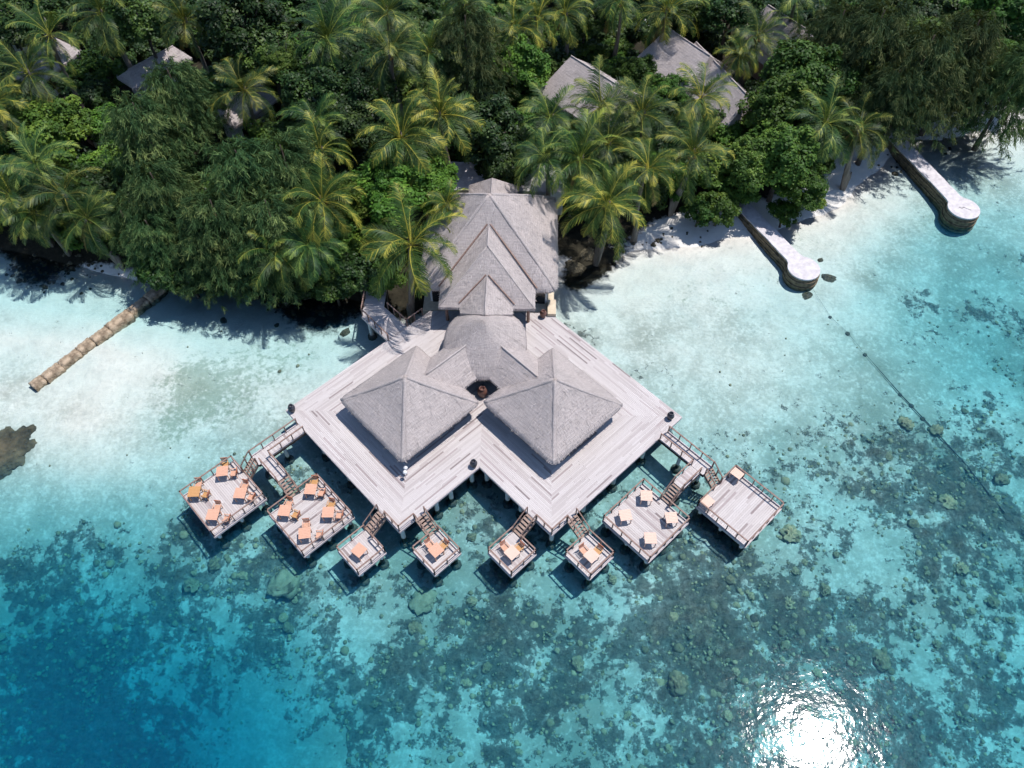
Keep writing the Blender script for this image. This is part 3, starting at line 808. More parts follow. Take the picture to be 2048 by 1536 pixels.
for px, py, w in ((872, 1100, 'on the second small platform from the left'), (1024, 1105, 'on the third small platform from the left'), (1183, 1111, 'on the rightmost small platform')):
    set_of(px, py, A45, w, 'teak' if px < 1000 else 'teak_pale', [(A45 + R(90), 0.70, 'at the left of'), (A45, 0.66, 'at the right of')], ('teak', 'teak_dark'))
for px, py, rz, w in ((1293, 991, -4, 'at the far corner'), (1251, 1030, 8, 'at the left corner'), (1343, 1035, 4, 'at the right corner'), (1301, 1076, -1, 'at the front corner')):
    table(px, py, R(rz), f'pale salmon bare table {w} of the platform with four bare tables', 'teak_pale')
table(1476, 945, A45 + R(2), 'pale bare table beside the far railing of the rightmost large platform', 'teak_pale')
table(1414.5, 1002, A45 - R(2), 'pale bare table at the left corner of the rightmost large platform', 'teak_pale')

# ------------------------------------------------------------------ jars
JP = [(0.0, 0.03), (0.16, 0.0), (0.20, 0.05), (0.27, 0.28), (0.285, 0.45), (0.25, 0.58), (0.16, 0.66), (0.135, 0.70), (0.175, 0.74), (0.18, 0.765), (0.145, 0.765), (0.11, 0.70), (0.10, 0.62), (0.0, 0.60)]
jm = MB(); jm.lathe(JP, 24); jm = jm.mesh('clay_jar', M['jar'], True)
jb = MB(); jb.lathe([(r * 1.05, z) for r, z in JP], 24); jb = jb.mesh('clay_jar', M['jar_brown'], True)
for a, b, me, s, lb in ((-7.25, -13.65, jm, 1.0, 'dark glazed jar at the left corner of the main deck'), (-0.28, -0.32, jm, 1.0, 'dark glazed jar at the notch in the front of the deck'),
                        (13.5, 7.0, jm, 1.0, 'dark glazed jar at the right corner of the main deck'), (4.45, -4.55, jb, 1.35, 'large brown jar between the two thatched pavilions'),
                        (13.6, -7.0, jb, 1.0, 'brown jar beside the right wall of the thatched hall')):
    j = link('clay_jar', me, None, AB(a, b, DECK + 0.006), (0, 0, 0), (s, s, s)); tag(j, lb, 'jar', 'clay jars on the deck')

# ------------------------------------------------------------------ thatched roofs
def uv_of(p, n):
    d = Vector((0, 0, -1)) - n * (-n.z)
    d = d.normalized() if d.length > 1e-4 else Vector((0, 1, 0))
    u = d.cross(n)
    return u, d
def strands(name, tris, parent, density=34, eaves=(), seed=1, length=(0.12, 0.28)):
    """loose straw lying down the slope, and a fringe along the eaves"""
    rng = np.random.default_rng(seed)
    T = np.array(tris, dtype=float)
    e1_, e2_ = T[:, 1] - T[:, 0], T[:, 2] - T[:, 0]
    N = np.cross(e1_, e2_); A = np.linalg.norm(N, axis=1) / 2; N = N / (2 * A[:, None] + 1e-9)
    N[N[:, 2] < 0] *= -1
    cnt = int(A.sum() * density)
    k = rng.choice(len(T), cnt, p=A / A.sum())
    r1, r2 = rng.random(cnt), rng.random(cnt); f = r1 + r2 > 1; r1[f] = 1 - r1[f]; r2[f] = 1 - r2[f]
    Pp = T[k, 0] + e1_[k] * r1[:, None] + e2_[k] * r2[:, None]; n = N[k]
    D = np.tile([0, 0, -1.0], (cnt, 1)); D = D - n * (D * n).sum(1)[:, None]
    D /= np.linalg.norm(D, axis=1)[:, None] + 1e-9
    if len(eaves):
        ep, en, ed = eaves
        kk = rng.integers(0, len(ep) - 1, int(len(ep) * 1)) if False else np.arange(len(ep))
        Pp = np.concatenate([Pp, ep]); n = np.concatenate([n, en]); D = np.concatenate([D, ed]); cnt = len(Pp)
    S = np.cross(D, n)
    ang = rng.normal(0, 0.22, cnt)
    D2 = D * np.cos(ang)[:, None] + S * np.sin(ang)[:, None]; S = np.cross(D2, n)
    L = rng.uniform(*length, cnt)[:, None]; Wd = rng.uniform(0.012, 0.03, cnt)[:, None]
    b = Pp + n * 0.015; tip = b + D2 * L + n * rng.uniform(0.0, 0.05, cnt)[:, None]
    V = np.stack([b - S * Wd, b + S * Wd, tip + S * Wd * 0.5, tip - S * Wd * 0.5], 1).reshape(-1, 3)
    uv = np.stack([rng.random(cnt) * 9, rng.random(cnt) * 9, np.zeros(cnt)], 1).repeat(4, 0)
    tone = (rng.random(cnt) * 0.85 + 0.1).repeat(4)
    me = npmesh(name, V, np.arange(len(V)).reshape(-1, 4), M['thatch'], dict(tone=tone), vec=dict(uvt=uv))
    return tag(link(name, me, parent), kind='stuff')

def prof(x): return 0.82 * x + 0.18 * x * x      # flatter at the eaves
def cone_roof(parent, half, z0, z1, corner=0.5, n_side=14, n_ring=16, thick=0.26, seed=0, circ=False, hips=True, name='roof', flare=True):
    """square (or round) thatched pyramid with rounded corners, in the parent's frame"""
    ring0 = []
    if circ:
        for k in range(56):
            t = 2 * math.pi * k / 56; q_ = (abs(math.cos(t)) ** 2.7 + abs(math.sin(t)) ** 2.7) ** (-1 / 2.7); yy = math.sin(t) * q_; ring0.append((math.cos(t) * q_ * 0.97, yy * (1.08 if yy > 0 else 0.93), t * half))
    else:
        c = corner / half; m = n_side
        for q in range(4):
            rot = Matrix.Rotation(q * math.pi / 2, 2)
            pts = [(1.0, -(1 - c) + 2 * (1 - c) * i / m) for i in range(m)]
            pts += [(1 - c + c * math.cos(t), 1 - c + c * math.sin(t)) for t in [math.pi / 2 * i / 5 for i in range(5)]]
            for p in pts: v = rot @ Vector(p); ring0.append((v.x, v.y, (p[1] if abs(p[1]) < 1 else 1) * half))
    n = len(ring0); V = []; U = []; fs = []; rng = random.Random(seed)
    slope = math.hypot(half, z1 - z0)
    for k in range(n_ring + 1):
        x = k / n_ring; sc_ = 1 - x * 0.985
        for i, (px, py, u) in enumerate(ring0):
            rr = half * sc_
            # inner rings turn sharper so that the hips read
            mxv = max(abs(px), abs(py)); q = 1 + (1 / mxv - 1) * min(1, x * 3) if not circ else 1
            zz = z0 + (z1 - z0) * ((1.12 * x - 0.12 * x * x) if circ else prof(x)) if flare else z0 + (z1 - z0) * x
            j = (rng.random() - 0.5) * 0.05
            V.append((px * rr * q, py * rr * q, zz + j - (0.05 if k == 0 else 0))); U.append((u * sc_ if not circ else u * 0.6, slope * (1 - x), 0))
    for k in range(n_ring):
        for i in range(n):
            fs.append((k * n + i, k * n + (i + 1) % n, (k + 1) * n + (i + 1) % n, (k + 1) * n + i))
    b = len(V)
    for dz, sc_ in ((-thick, 0.995), (-thick - 0.02, 0.9)):
        for i, (px, py, u) in enumerate(ring0):
            V.append((px * half * sc_, py * half * sc_, z0 + dz + (0.2 if sc_ < 0.95 else 0) + (rng.random() - 0.5) * 0.04)); U.append((u, slope + 0.3, 0))
    for i in range(n):
        j = (i + 1) % n
        fs.append((b + i, b + j, j, i)); fs.append((b + n + i, b + n + j, b + j, b + i))
    # inner soffit up to a dark point
    V.append((0, 0, z1 - 0.7)); U.append((0, 0, 0)); t = len(V) - 1
    V.append((0, 0, z1 + 0.02)); U.append((0, 0, 0)); ap = len(V) - 1
    quads = [f for f in fs]
    tri = [(b + n + (i + 1) % n, b + n + i, t) for i in range(n)] + [(n_ring * n + i, n_ring * n + (i + 1) % n, ap) for i in range(n)]
    me = bpy.data.meshes.new(name); me.from_pydata(V, [], quads + tri)
    a = me.attributes.new('uvt', 'FLOAT_VECTOR', 'POINT'); a.data.foreach_set('vector', np.array(U, dtype=np.float32).ravel())
    me.attributes.new('tone', 'FLOAT', 'POINT')
    me.polygons.foreach_set('use_smooth', np.ones(len(me.polygons), dtype=bool))
    me.materials.append(M['thatch']); me.update()
    ro = link(name, me, parent)
    tris = []
    for f in quads[:n_ring * n]:
        q = [V[i] for i in f]; tris += [(q[0], q[1], q[2]), (q[0], q[2], q[3])]
    # fringe
    cnt = int(half * 8 * 12); ep = []; en = []; ed = []
    for _ in range(cnt):
        i = rng.randrange(n); f = rng.random(); p = Vector(V[i]).lerp(Vector(V[(i + 1) % n]), f)
        o = Vector((p.x, p.y, 0)).normalized()
        if not circ:
            o = Vector((1 if abs(p.x) >= abs(p.y) else 0, 1 if abs(p.y) > abs(p.x) else 0, 0)); o.x *= math.copysign(1, p.x); o.y *= math.copysign(1, p.y)
        ep.append(p - o * rng.uniform(0.1, 0.3) + Vector((0, 0, rng.uniform(-0.2, 0.08)))); nn = (o * 0.6 + Vector((0, 0, 0.8))).normalized(); en.append(nn); ed.append((o * 0.8 - Vector((0, 0, 0.6))).normalized())
    strands('thatch_strands', tris, ro, 16, (np.array(ep), np.array(en), np.array(ed)), seed)
    if hips and not circ:
        for sx, sy in ((1, 1), (1, -1), (-1, 1), (-1, -1)):
            pts = []
            for k in range(0, n_ring + 1):
                x = k / n_ring; c = (1 - x * 0.985) * (1 - (corner / half) * 0.29 * (1 - min(1, x * 3)))
                pts.append((sx * half * c, sy * half * c, z0 + (z1 - z0) * (prof(x) if flare else x) - 0.10))
            h = MB(); h.tone = 0.77; h.tube(pts, [0.125 + 0.04 * random.random() for _ in pts], 10)
            hm = h.mesh('hip_cap', M['thatch'], True)
            uva = hm.attributes.new('uvt', 'FLOAT_VECTOR', 'POINT')
            uva.data.foreach_set('vector', np.array([(v.co.x * 3 + v.co.y, v.co.z * 2, 0) for v in hm.vertices], dtype=np.float32).ravel())
            link('hip_cap', hm, ro)
    return ro

def face_roof(parent, polys, caps=(), thick=0.24, div=10, seed=0, name='roof', eave_edges=()):
    """roof of planar quads/tris (corner lists); each becomes a thick thatched slab"""
    rng = random.Random(seed); V = []; U = []; fs = []; tris = []; E = ([], [], [])
    for poly in polys:
        q = [Vector(p) for p in poly]
        if len(q) == 3: q = [q[0], q[1], q[2], q[2]]
        n = (q[1] - q[0]).cross(q[2] - q[0]).normalized()
        if n.z < 0: q = q[::-1]; n = -n
        u_, d_ = uv_of(q[0], n)
        b = len(V)
        for lay in (0, 1):
            for j in range(div + 1):
                for i in range(div + 1):
                    a = q[0].lerp(q[1], i / div); c = q[3].lerp(q[2], i / div); p = a.lerp(c, j / div)
                    jit = Vector((0, 0, (rng.random() - 0.5) * 0.05)) if 0 < i < div and 0 < j < div else Vector((0, 0, 0))
                    pp = p + jit - Vector((0, 0, thick)) * lay
                    V.append(tuple(pp)); U.append((p.dot(u_), p.dot(d_), 0))
        w = div + 1; m = w * w
        for j in range(div):
            for i in range(div):
                f = (b + j * w + i, b + j * w + i + 1, b + (j + 1) * w + i + 1, b + (j + 1) * w + i); fs.append(f)
                fs.append(tuple(x + m for x in f[::-1]))
                tris += [(V[f[0]], V[f[1]], V[f[2]]), (V[f[0]], V[f[2]], V[f[3]])]
        ring = [b + i for i in range(w)] + [b + j * w + div for j in range(1, w)] + [b + div * w + i for i in range(div - 1, -1, -1)] + [b + j * w for j in range(div - 1, 0, -1)]
        for k in range(len(ring)):
            x, y = ring[k], ring[(k + 1) % len(ring)]; fs.append((y, x, x + m, y + m))
        # fringe along the lowest edge
        for k in range(4):
            p, r = q[k], q[(k + 1) % 4]
            if abs(p.z - r.z) < 0.15 and max(p.z, r.z) < min(v.z for v in q) + 0.2 and (p - r).length > 0.3:
                for _ in range(int((p - r).length * 16)):
                    e = p.lerp(r, rng.random()) - d_ * rng.uniform(0.12, 0.3) - Vector((0, 0, rng.uniform(0.0, 0.2))); E[0].append(e); E[1].append(n); E[2].append(d_)
    me = bpy.data.meshes.new(name); me.from_pydata(V, [], fs)
    a = me.attributes.new('uvt', 'FLOAT_VECTOR', 'POINT'); a.data.foreach_set('vector', np.array(U, dtype=np.float32).ravel())
    me.attributes.new('tone', 'FLOAT', 'POINT')
    me.materials.append(M['thatch']); me.update()
    ro = link(name, me, parent)
    strands('thatch_strands', tris, ro, 16, tuple(np.array(x) for x in E) if E[0] else (), seed)
    for cp in caps:
        pts = [Vector(cp[0]).lerp(Vector(cp[1]), i / 8) for i in range(9)]
        h = MB(); h.tone = 0.80; h.tube(pts, [0.055 + 0.025 * rng.random() for _ in pts], 6)
        hm = h.mesh('ridge_cap', M['thatch'], True)
        uva = hm.attributes.new('uvt', 'FLOAT_VECTOR', 'POINT')
        uva.data.foreach_set('vector', np.array([(v.co.x * 3 + v.co.y, v.co.z * 2, 0) for v in hm.vertices], dtype=np.float32).ravel())
        link('ridge_cap', hm, ro)
    return ro

def pavilion(label, ca, cb, seed):
    o = empty('thatched_pavilion', AB(ca, cb, 0), ABROT, label, 'pavilion', 'square pavilions on the deck')
    cone_roof(o, 3.82, EAVE, 7.0, seed=seed)
    for sx in (-1, 1):
        for sy in (-1, 1):
            m = MB(); m.lathe([(0.13, DECK), (0.12, EAVE + 0.5)], 10); m.build('post', M['rail'], o, (sx * 2.9, sy * 2.9, 0), smooth=True)
    for s in (-1, 1):
        m = MB(); m.beam((-2.9, s * 2.9, EAVE + 0.25), (2.9, s * 2.9, EAVE + 0.25), 0.14, 0.2); m.build('ring_beam', M['rail'], o)
        m = MB(); m.beam((s * 2.9, -2.9, EAVE + 0.45), (s * 2.9, 2.9, EAVE + 0.45), 0.14, 0.2); m.build('ring_beam', M['rail'], o)
    for s in (-1, 1):
        m = MB(); m.box((s * 2.45, 0, DECK + 0.95), (0.05, 4.4, 1.9)); m.build('glass_wall', M['glass'], o)
        m = MB(); m.box((0, s * 2.45, DECK + 0.95), (4.4, 0.05, 1.9)); m.build('glass_wall', M['glass'], o)
    return o
pavilion('left of the two square pavilions with a pyramid thatch roof', -0.65, -7.1, 3)
pavilion('right of the two square pavilions with a pyramid thatch roof', 7.1, 0.55, 4)

# central hall: rotunda, two wings, porch roof, middle hall, great hall
hall = empty('thatched_hall', ST(0, 0, 0), YAW, 'long thatched hall stepping back from the rotunda to the great hip roof', 'hall')
rot = empty('tmp', (0, 9.85, 0)); rot.parent = hall
ro = cone_roof(hall, 3.45, 3.9, 7.0, n_ring=14, seed=9, circ=True, name='rotunda_roof')
ro.location = (0, 9.9, 0)
bpy.data.objects.remove(rot)
def ab2st(a, b): return ((a + b) / math.sqrt(2), (a - b) / math.sqrt(2))
for sgn, nm in ((-1, 'left'), (1, 'right')):
    # ridge along e1 (left) or -e2 (right): from inside the pavilion roof to inside the rotunda
    def q(a, b, z):
        s, t = ab2st(a, b); return (s, t, z) if sgn < 0 else (-s, t, z)
    rz_, hw, ez = 5.5, 2.0, 3.9
    polys = [[q(0.8, -7.1, rz_), q(5.9, -7.1, rz_), q(5.9, -7.1 + hw, ez), q(0.8, -7.1 + hw, ez)],
             [q(0.8, -7.1, rz_), q(5.9, -7.1, rz_), q(5.9, -7.1 - hw, ez), q(0.8, -7.1 - hw, ez)]]
    face_roof(hall, polys, [(q(1.2, -7.1, rz_ + 0.03), q(5.7, -7.1, rz_ + 0.03))], seed=20 + sgn, name='wing_roof')
# porch gable between rotunda and middle hall
up = 0.3
pz, pe = 6.22, 4.5
face_roof(hall, [[(0, 11.2, pz), (0, 15.15, pz), (-2.15, 13.45, pe), (-2.15, 12.75, pe)], [(0, 11.2, pz), (0, 15.15, pz), (2.15, 13.45, pe), (2.15, 12.75, pe)]],
          [((0, 11.25, pz + .02), (0, 15.1, pz + .02))], seed=31, name='porch_roof', thick=0.3)
# middle hall: hip toward the sea
mz, me_, mw, mt = 7.85, 4.5, 3.95, 13.35
face_roof(hall, [[(-mw, mt, me_), (mw, mt, me_), (0, 17.1, mz)],
                 [(-mw, mt, me_), (0, 17.1, mz), (0, 19.25, mz), (-mw, 15.45, me_)], [(mw, mt, me_), (0, 17.1, mz), (0, 19.25, mz), (mw, 15.45, me_)]],
          [((0, 17.0, mz + .01), (0, 19.2, mz + .01)), ((-mw + .1, mt + .1, me_ + .04), (0, 17.1, mz - .02)), ((mw - .1, mt + .1, me_ + .04), (0, 17.1, mz - .02))], seed=32, name='middle_roof', div=14, thick=0.3)
for sg in (-1, 1):  # strips added to stand for the dark shadow gaps in the roof valleys
    g = MB(); g.beam((sg * 0.12, 19.42, 8.0), (sg * (mw + 0.14), 15.55, 4.58), 0.11, 0.10); g.build('valley_shade_strip', M['rail'], hall)
    g = MB(); g.beam((sg * 0.10, 15.32, 6.32), (sg * 2.27, 13.58, 4.78), 0.09, 0.08); g.build('valley_shade_strip', M['rail'], hall)
gr = cone_roof(hall, 5.85, 4.35, 9.55, corner=0.9, n_side=18, n_ring=20, seed=33, name='great_roof', flare=False)
gr.location = (0, 21.25, 0)
for ch in gr.children:
    pass
face_roof(hall, [[(0, 23.0, 7.25), (0, 26.0, 7.25), (-2.2, 27.4, 5.2), (-2.2, 23.0, 5.2)], [(0, 23.0, 7.25), (0, 26.0, 7.25), (2.2, 27.4, 5.2), (2.2, 23.0, 5.2)], [(0, 26.0, 7.25), (-2.2, 27.4, 5.2), (2.2, 27.4, 5.2)]],
          [((0, 23.6, 7.28), (0, 25.9, 7.28))], seed=34, name='rear_roof')
# walls
def hbox(name, x0, x1, y0, y1, z0, z1, m, parent=hall):
    b = MB(); b.box(((x0 + x1) / 2, (y0 + y1) / 2, (z0 + z1) / 2), (x1 - x0, y1 - y0, z1 - z0)); return b.build(name, m, parent)
hbox('wall', 3.3, 5.0, 16.1, 26.2, 0.6, 4.6, M['plaster'])
hbox('wall', -5.0, -3.3, 16.1, 26.2, 0.6, 4.6, M['plaster'])
hbox('wall', -3.25, 3.25, 26.0, 26.25, 0.6, 4.6, M['plaster'])
hbox('glass_front', -3.25, 3.25, 15.6, 15.7, DECK, 4.5, M['glass'])
hbox('glass_front', 3.5, 4.8, 15.97, 16.08, DECK + 0.05, 4.0, M['glass'])
hbox('glass_front', -4.8, -3.5, 15.97, 16.08, DECK + 0.05, 4.0, M['glass'])
hbox('floor_slab', -5.6, 5.6, 15.05, 27.2, 0.2, DECK - 0.02, M['stone_beige'])
hbox('stone_pier', 5.05, 5.75, 14.6, 16.2, -0.3, DECK + 0.35, M['stone_beige'])
for s in (-2.3, 2.3):
    for t in (8.2, 11.6):
        b = MB(); b.lathe([(0.14, DECK), (0.13, 4.3)], 10); b.build('post', M['rail'], hall, (s, t, 0), smooth=True)
for s in (-3.4, 3.4):
    b = MB(); b.lathe([(0.14, DECK), (0.13, 4.5)], 10); b.build('post', M['rail'], hall, (s, 14.0, 0), smooth=True)
hbox('glass_screen', -1.6, 1.6, 8.0, 8.06, DECK, 3.9, M['glass'])
# rear service building: pale flat roof behind the hall
rb = empty('service_building', ST(0, 30.2, 0), YAW, 'low white flat-roofed building just behind the great thatch roof', 'building')
hbox('wall', -6.5, 6.5, -1.6, 1.8, 0.5, 3.6, M['plaster'], rb)
hbox('roof_slab', -6.8, 6.8, -1.9, 2.1, 3.604, 3.8, M['slab'], rb)
# twin floodlight under the left pavilion's front corner
fl = empty('floodlight', AB(-4.35, -3.15, 0), ABROT, 'white twin floodlight under the front corner of the left pavilion', 'lamp')
for s in (-1, 1):
    m = MB(); m.lathe([(0.05, 0), (0.15, 0.03), (0.16, 0.16), (0.09, 0.24), (0, 0.26)], 12); o = m.build('lamp_head', M['white_lamp'], fl, (s * 0.13, -s * 0.13, DECK + 0.72), (0.5, 0, 0), smooth=True)
m = MB(); m.tube([(0, 0, DECK), (0, 0, DECK + 0.75)], 0.03, 6); m.beam((-0.14, 0.14, DECK + 0.75), (0.14, -0.14, DECK + 0.75), 0.04, 0.04); m.build('stand', M['jar'], fl)

# ------------------------------------------------------------------ stone jetties
def jetty(label, head, start, r, width, crack=False):
    h = Vector((head.x, head.y)); s = Vector((start.x, start.y)); d = (s - h).normalized(); n = Vector((-d.y, d.x)); L = (s - h).length
    o = empty('stone_jetty', (h.x, h.y, 0), 0, label, 'jetty', 'round headed jetties on the right beach')
    rng = random.Random(int(h.x * 10))
    def outline(off):
        rr = r + off; w = width / 2 + off; a0 = math.asin(min(0.95, w / rr)); pts = []
        fl = 0.35
        for i in range(29):
            t = a0 + fl * 0.3 + (2 * math.pi - 2 * a0 - fl * 0.6) * i / 28
            pts.append(d * math.cos(t) * rr + n * math.sin(t) * rr)
        m = 14
        for i in range(m + 1):
            f = (rr * math.cos(a0) + 0.35) + (L - rr) * i / m; pts.append(d * f - n * (w + rng.uniform(-0.04, 0.04)))
        for i in range(m, -1, -1):
            f = (rr * math.cos(a0) + 0.35) + (L - rr) * i / m; pts.append(d * f + n * (w + rng.uniform(-0.04, 0.04)))
        return [(p.x, p.y) for p in pts]
    m = MB(); m.prism(outline(0.0), 0.92, 1.07); m.build('top_slab', M['slab'], o)
    z = 0.915
    for k in range(6):
        z1 = z - 0.27; m = MB(); m.prism(outline(0.02 + 0.05 * (k % 2) + 0.02 * k), z1 + 0.03, z); m.build('stone_course', M['course'], o); z = z1
    m = MB(); m.prism(outline(-0.06), -1.3, 0.91); m.build('core', M['rock'], o)
    if crack:
        m = MB(); p = [(-0.45, 0.12), (-0.2, -0.05), (0.0, 0.12), (0.25, -0.1), (0.6, -0.3)]
        for a, b in zip(p, p[1:]): m.beam((a[0], a[1], 1.076), (b[0], b[1], 1.076), 0.05, 0.006)
        m.build('crack', M['crack'], o)
    return o
jetty('white topped stone jetty on the right beach nearer the thatched hall', at(1608, 536, 1.07), at(1490, 414, 1.07), 1.45, 1.5)
jetty('white topped stone jetty at the far right with a cracked round head', at(1928, 416, 1.07), at(1764, 246, 1.07), 1.5, 1.55, True)

# ------------------------------------------------------------------ old groin on the left beach
def lumpy(label, name, pts, w, h, material, seed, cat):
    """rough coral concrete wall along pts"""
    rng = np.random.default_rng(seed); pts = [Vector(p) for p in pts]
    seg = [(b - a).length for a, b in zip(pts, pts[1:])]; tot = sum(seg); n = int(tot / 0.22)
    V = []; prof_ = [(-1.15, -1.0), (-1.08, -0.2), (-1.04, 0.55), (-0.95, 0.93), (-0.5, 1.0), (0, 1.0), (0.5, 1.02), (0.93, 0.95), (1.04, 0.5), (1.1, -0.2), (1.2, -1.0)]
    for i in range(n + 1):
        t = tot * i / n; k = 0
        while k < len(seg) - 1 and t > seg[k]: t -= seg[k]; k += 1
        p = pts[k].lerp(pts[k + 1], min(1, t / seg[k])); d = (pts[k + 1] - pts[k]).normalized(); nn = Vector((-d.y, d.x, 0))
        ww = w / 2 * (1 + 0.05 * math.sin(i * 0.11 + seed) + 0.06 * math.sin(i * 0.53) + 0.025 * rng.normal()); hh = h * (1 + 0.12 * math.sin(i * 0.07))
        endf = min(1, i / 3 + 0.35, (n - i) / 3 + 0.35)
        for a, b in prof_:
            q = p + nn * a * ww * endf + Vector((0, 0, b * (hh if b > 0 else 1.2) * endf)) + Vector((rng.normal(0, 0.03), rng.normal(0, 0.03), rng.normal(0, 0.018))); V.append(tuple(q))
    m = len(prof_); F_ = [(i * m + j, i * m + j + 1, (i + 1) * m + j + 1, (i + 1) * m + j) for i in range(n) for j in range(m - 1)]
    F_ += [(j, 0, 0, j + 1) for j in range(1, 0)]
    me = npmesh(name, V, F_, material); o = link(name, me)
    b = MB()
    return tag(o, label, cat)
ga, gb = at(350, 552, .3), at(62, 772, .3)
grn = empty('stone_groin', (ga.x, ga.y, 0), math.atan2(gb.y - ga.y, gb.x - ga.x), 'weathered flat topped ochre wall running from the left trees into the lagoon', 'groin')
gl_ = (gb - ga).length; gx_0 = 0.0; grr = random.Random(4)
def rough_block(L, w, h, seed):
    rg = np.random.default_rng(seed); nx_, ny_ = max(4, int(L / 0.16)), 8; V = []; F_ = []
    for i in range(nx_ + 1):
        for j in range(ny_ + 1):
            e = (i in (0, nx_)) or (j in (0, ny_)); x = L * i / nx_; y = w * (j / ny_ - 0.5)
            V.append((x + rg.normal(0, .012), y * (1 + rg.normal(0, .02)) + (rg.normal(0, .03) if e else 0), h + rg.normal(0, .014) - (0.05 + abs(rg.normal(0, .03)) if e else 0)))
    for i in range(nx_):
        for j in range(ny_): a = i * (ny_ + 1) + j; F_.append((a, a + ny_ + 1, a + ny_ + 2, a + 1))
    ring = [i * (ny_ + 1) for i in range(nx_ + 1)] + [nx_ * (ny_ + 1) + j for j in range(1, ny_ + 1)] + [i * (ny_ + 1) + ny_ for i in range(nx_ - 1, -1, -1)] + list(range(ny_ - 1, 0, -1))
    b = len(V)
    for k in ring: v = V[k]; V.append((v[0], v[1] * 1.12, -1.4))
    n = len(ring)
    for k in range(n): F_.append((ring[k], b + k, b + (k + 1) % n, ring[(k + 1) % n]))
    return npmesh('block', V, F_, M['groin'])
while gx_0 < gl_ - 0.5:
    L = min(grr.uniform(1.3, 2.4), gl_ - gx_0)
    link('block', rough_block(L - 0.025, grr.uniform(0.86, 1.0), grr.uniform(0.28, 0.38), int(gx_0 * 10)), grn, (gx_0, grr.uniform(-0.06, 0.06), 0), (0, 0, grr.uniform(-0.02, 0.02))); gx_0 += L

# ------------------------------------------------------------------ coral
def blob(name, seed, material, n=18, m=10, flat=0.6, lump=0.22, freq=2.2):
    rng = np.random.default_rng(seed); ph = rng.uniform(0, 6, (6, 3)); V = []; T = []
    for i in range(m + 1):
        el = -0.35 + (math.pi / 2 + 0.35) * i / m
        for k in range(n):
            az = 2 * math.pi * k / n
            d = np.array([math.cos(el) * math.cos(az), math.cos(el) * math.sin(az), math.sin(el)])
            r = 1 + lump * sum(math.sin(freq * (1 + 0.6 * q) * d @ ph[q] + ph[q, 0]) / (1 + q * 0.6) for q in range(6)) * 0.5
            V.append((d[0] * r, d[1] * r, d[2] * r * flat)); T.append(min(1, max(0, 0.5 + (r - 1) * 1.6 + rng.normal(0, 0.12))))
    F_ = [(i * n + k, i * n + (k + 1) % n, (i + 1) * n + (k + 1) % n, (i + 1) * n + k) for i in range(m) for k in range(n)]
    return npmesh(name, V, F_, material, dict(tone=T), True)
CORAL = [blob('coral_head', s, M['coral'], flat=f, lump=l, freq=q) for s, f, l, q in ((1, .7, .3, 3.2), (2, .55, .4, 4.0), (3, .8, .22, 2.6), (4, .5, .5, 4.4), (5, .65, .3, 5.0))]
DISC = [blob('table_coral', s, M['coral_green'], flat=0.16, lump=0.34, freq=2.6) for s in (11, 12)]
BALL = blob('dark_sponge', 21, M['footing'], flat=0.85, lump=0.06)
ROCKM = blob('reef_rock', 31, M['rock'], 90, 40, 0.5, 0.05, 1.5)
from mathutils import noise as mnoise
for v in ROCKM.vertices:
    c = v.co.copy(); q = Vector((c.x * 1.6, c.y * 1.6, c.z * 2.5))
    k = 1 + 0.16 * (mnoise.fractal(q, 0.7, 2.1, 5)) - 0.12 * abs(mnoise.noise(q * 4.3))
    v.co = c * max(0.45, k)
ROCKM.polygons.foreach_set('use_smooth', np.zeros(len(ROCKM.polygons), dtype=bool))
def on_bed(px, py, lift=0.0):
    w = at(px, py, -1.5)
    for _ in range(3): w = at(px, py, bz(w.x, w.y))
    return Vector((w.x, w.y, bz(w.x, w.y) + lift))
def mpp(w): return math.sqrt(w.x ** 2 + w.y ** 2 + (CAM_H - w.z) ** 2) / FPX
NOTED = [(1355, 1366, 20, 0, 'large yellowish coral head near the bottom of the lagoon, left of the sun glitter'), (1346, 1235, 10, 2, 'pale tan coral head left of the dark round sponge'),
         (1460, 1160, 9, 2, 'grey rounded coral head below the rightmost platform'), (1580, 1068, 17, 3, 'dark coral clump below and right of the rightmost platform'),
         (830, 1255, 12, 0, 'round coral head at the edge of the bright sand patch below the platforms'), (575, 1255, 10, 2, 'round coral head below the large left table coral'),
         (1895, 1005, 14, 3, 'brown coral head left of the sunken pipe'), (1825, 1048, 10, 2, 'pale coral head left of the sunken pipe on the right'), (1775, 915, 9, 2, 'small pale coral head above the reef on the right'),
         (2000, 960, 12, 0, 'pale coral head right of the sunken pipe'), (1155, 1330, 14, 0, 'tan coral lump in the reef below the rightmost small platform'), (943, 1075, 9, 1, 'green coral head between the second and third small platforms'),
         (1225, 1160, 9, 1, 'dark coral head by the shadow of the rightmost small platform'), (1575, 1205, 12, 3, 'round coral head right of the dark round sponge'), (1920, 1135, 13, 3, 'brown coral head on the right beside pale sand'),
         (1650, 1180, 11, 1, 'grey coral head on pale sand below the right platforms'), (1760, 1320, 16, 0, 'pale brown coral head above the sun glitter'), (1700, 1255, 10, 1, 'coral head above the sun glitter on grey reef'),
         (385, 1170, 14, 3, 'dark coral clump below the leftmost platform'), (430, 1130, 12, 1, 'dark coral head under the shadow of the leftmost platform'), (1480, 890, 0, 0, None),
         (1985, 1205, 10, 1, 'coral head by the right edge over dark reef'), (1605, 845, 10, 0, None), (1810, 848, 13, 0, 'flat tan coral beside the sunken pipe'), (1872, 862, 12, 0, 'tan coral touching the sunken pipe')]
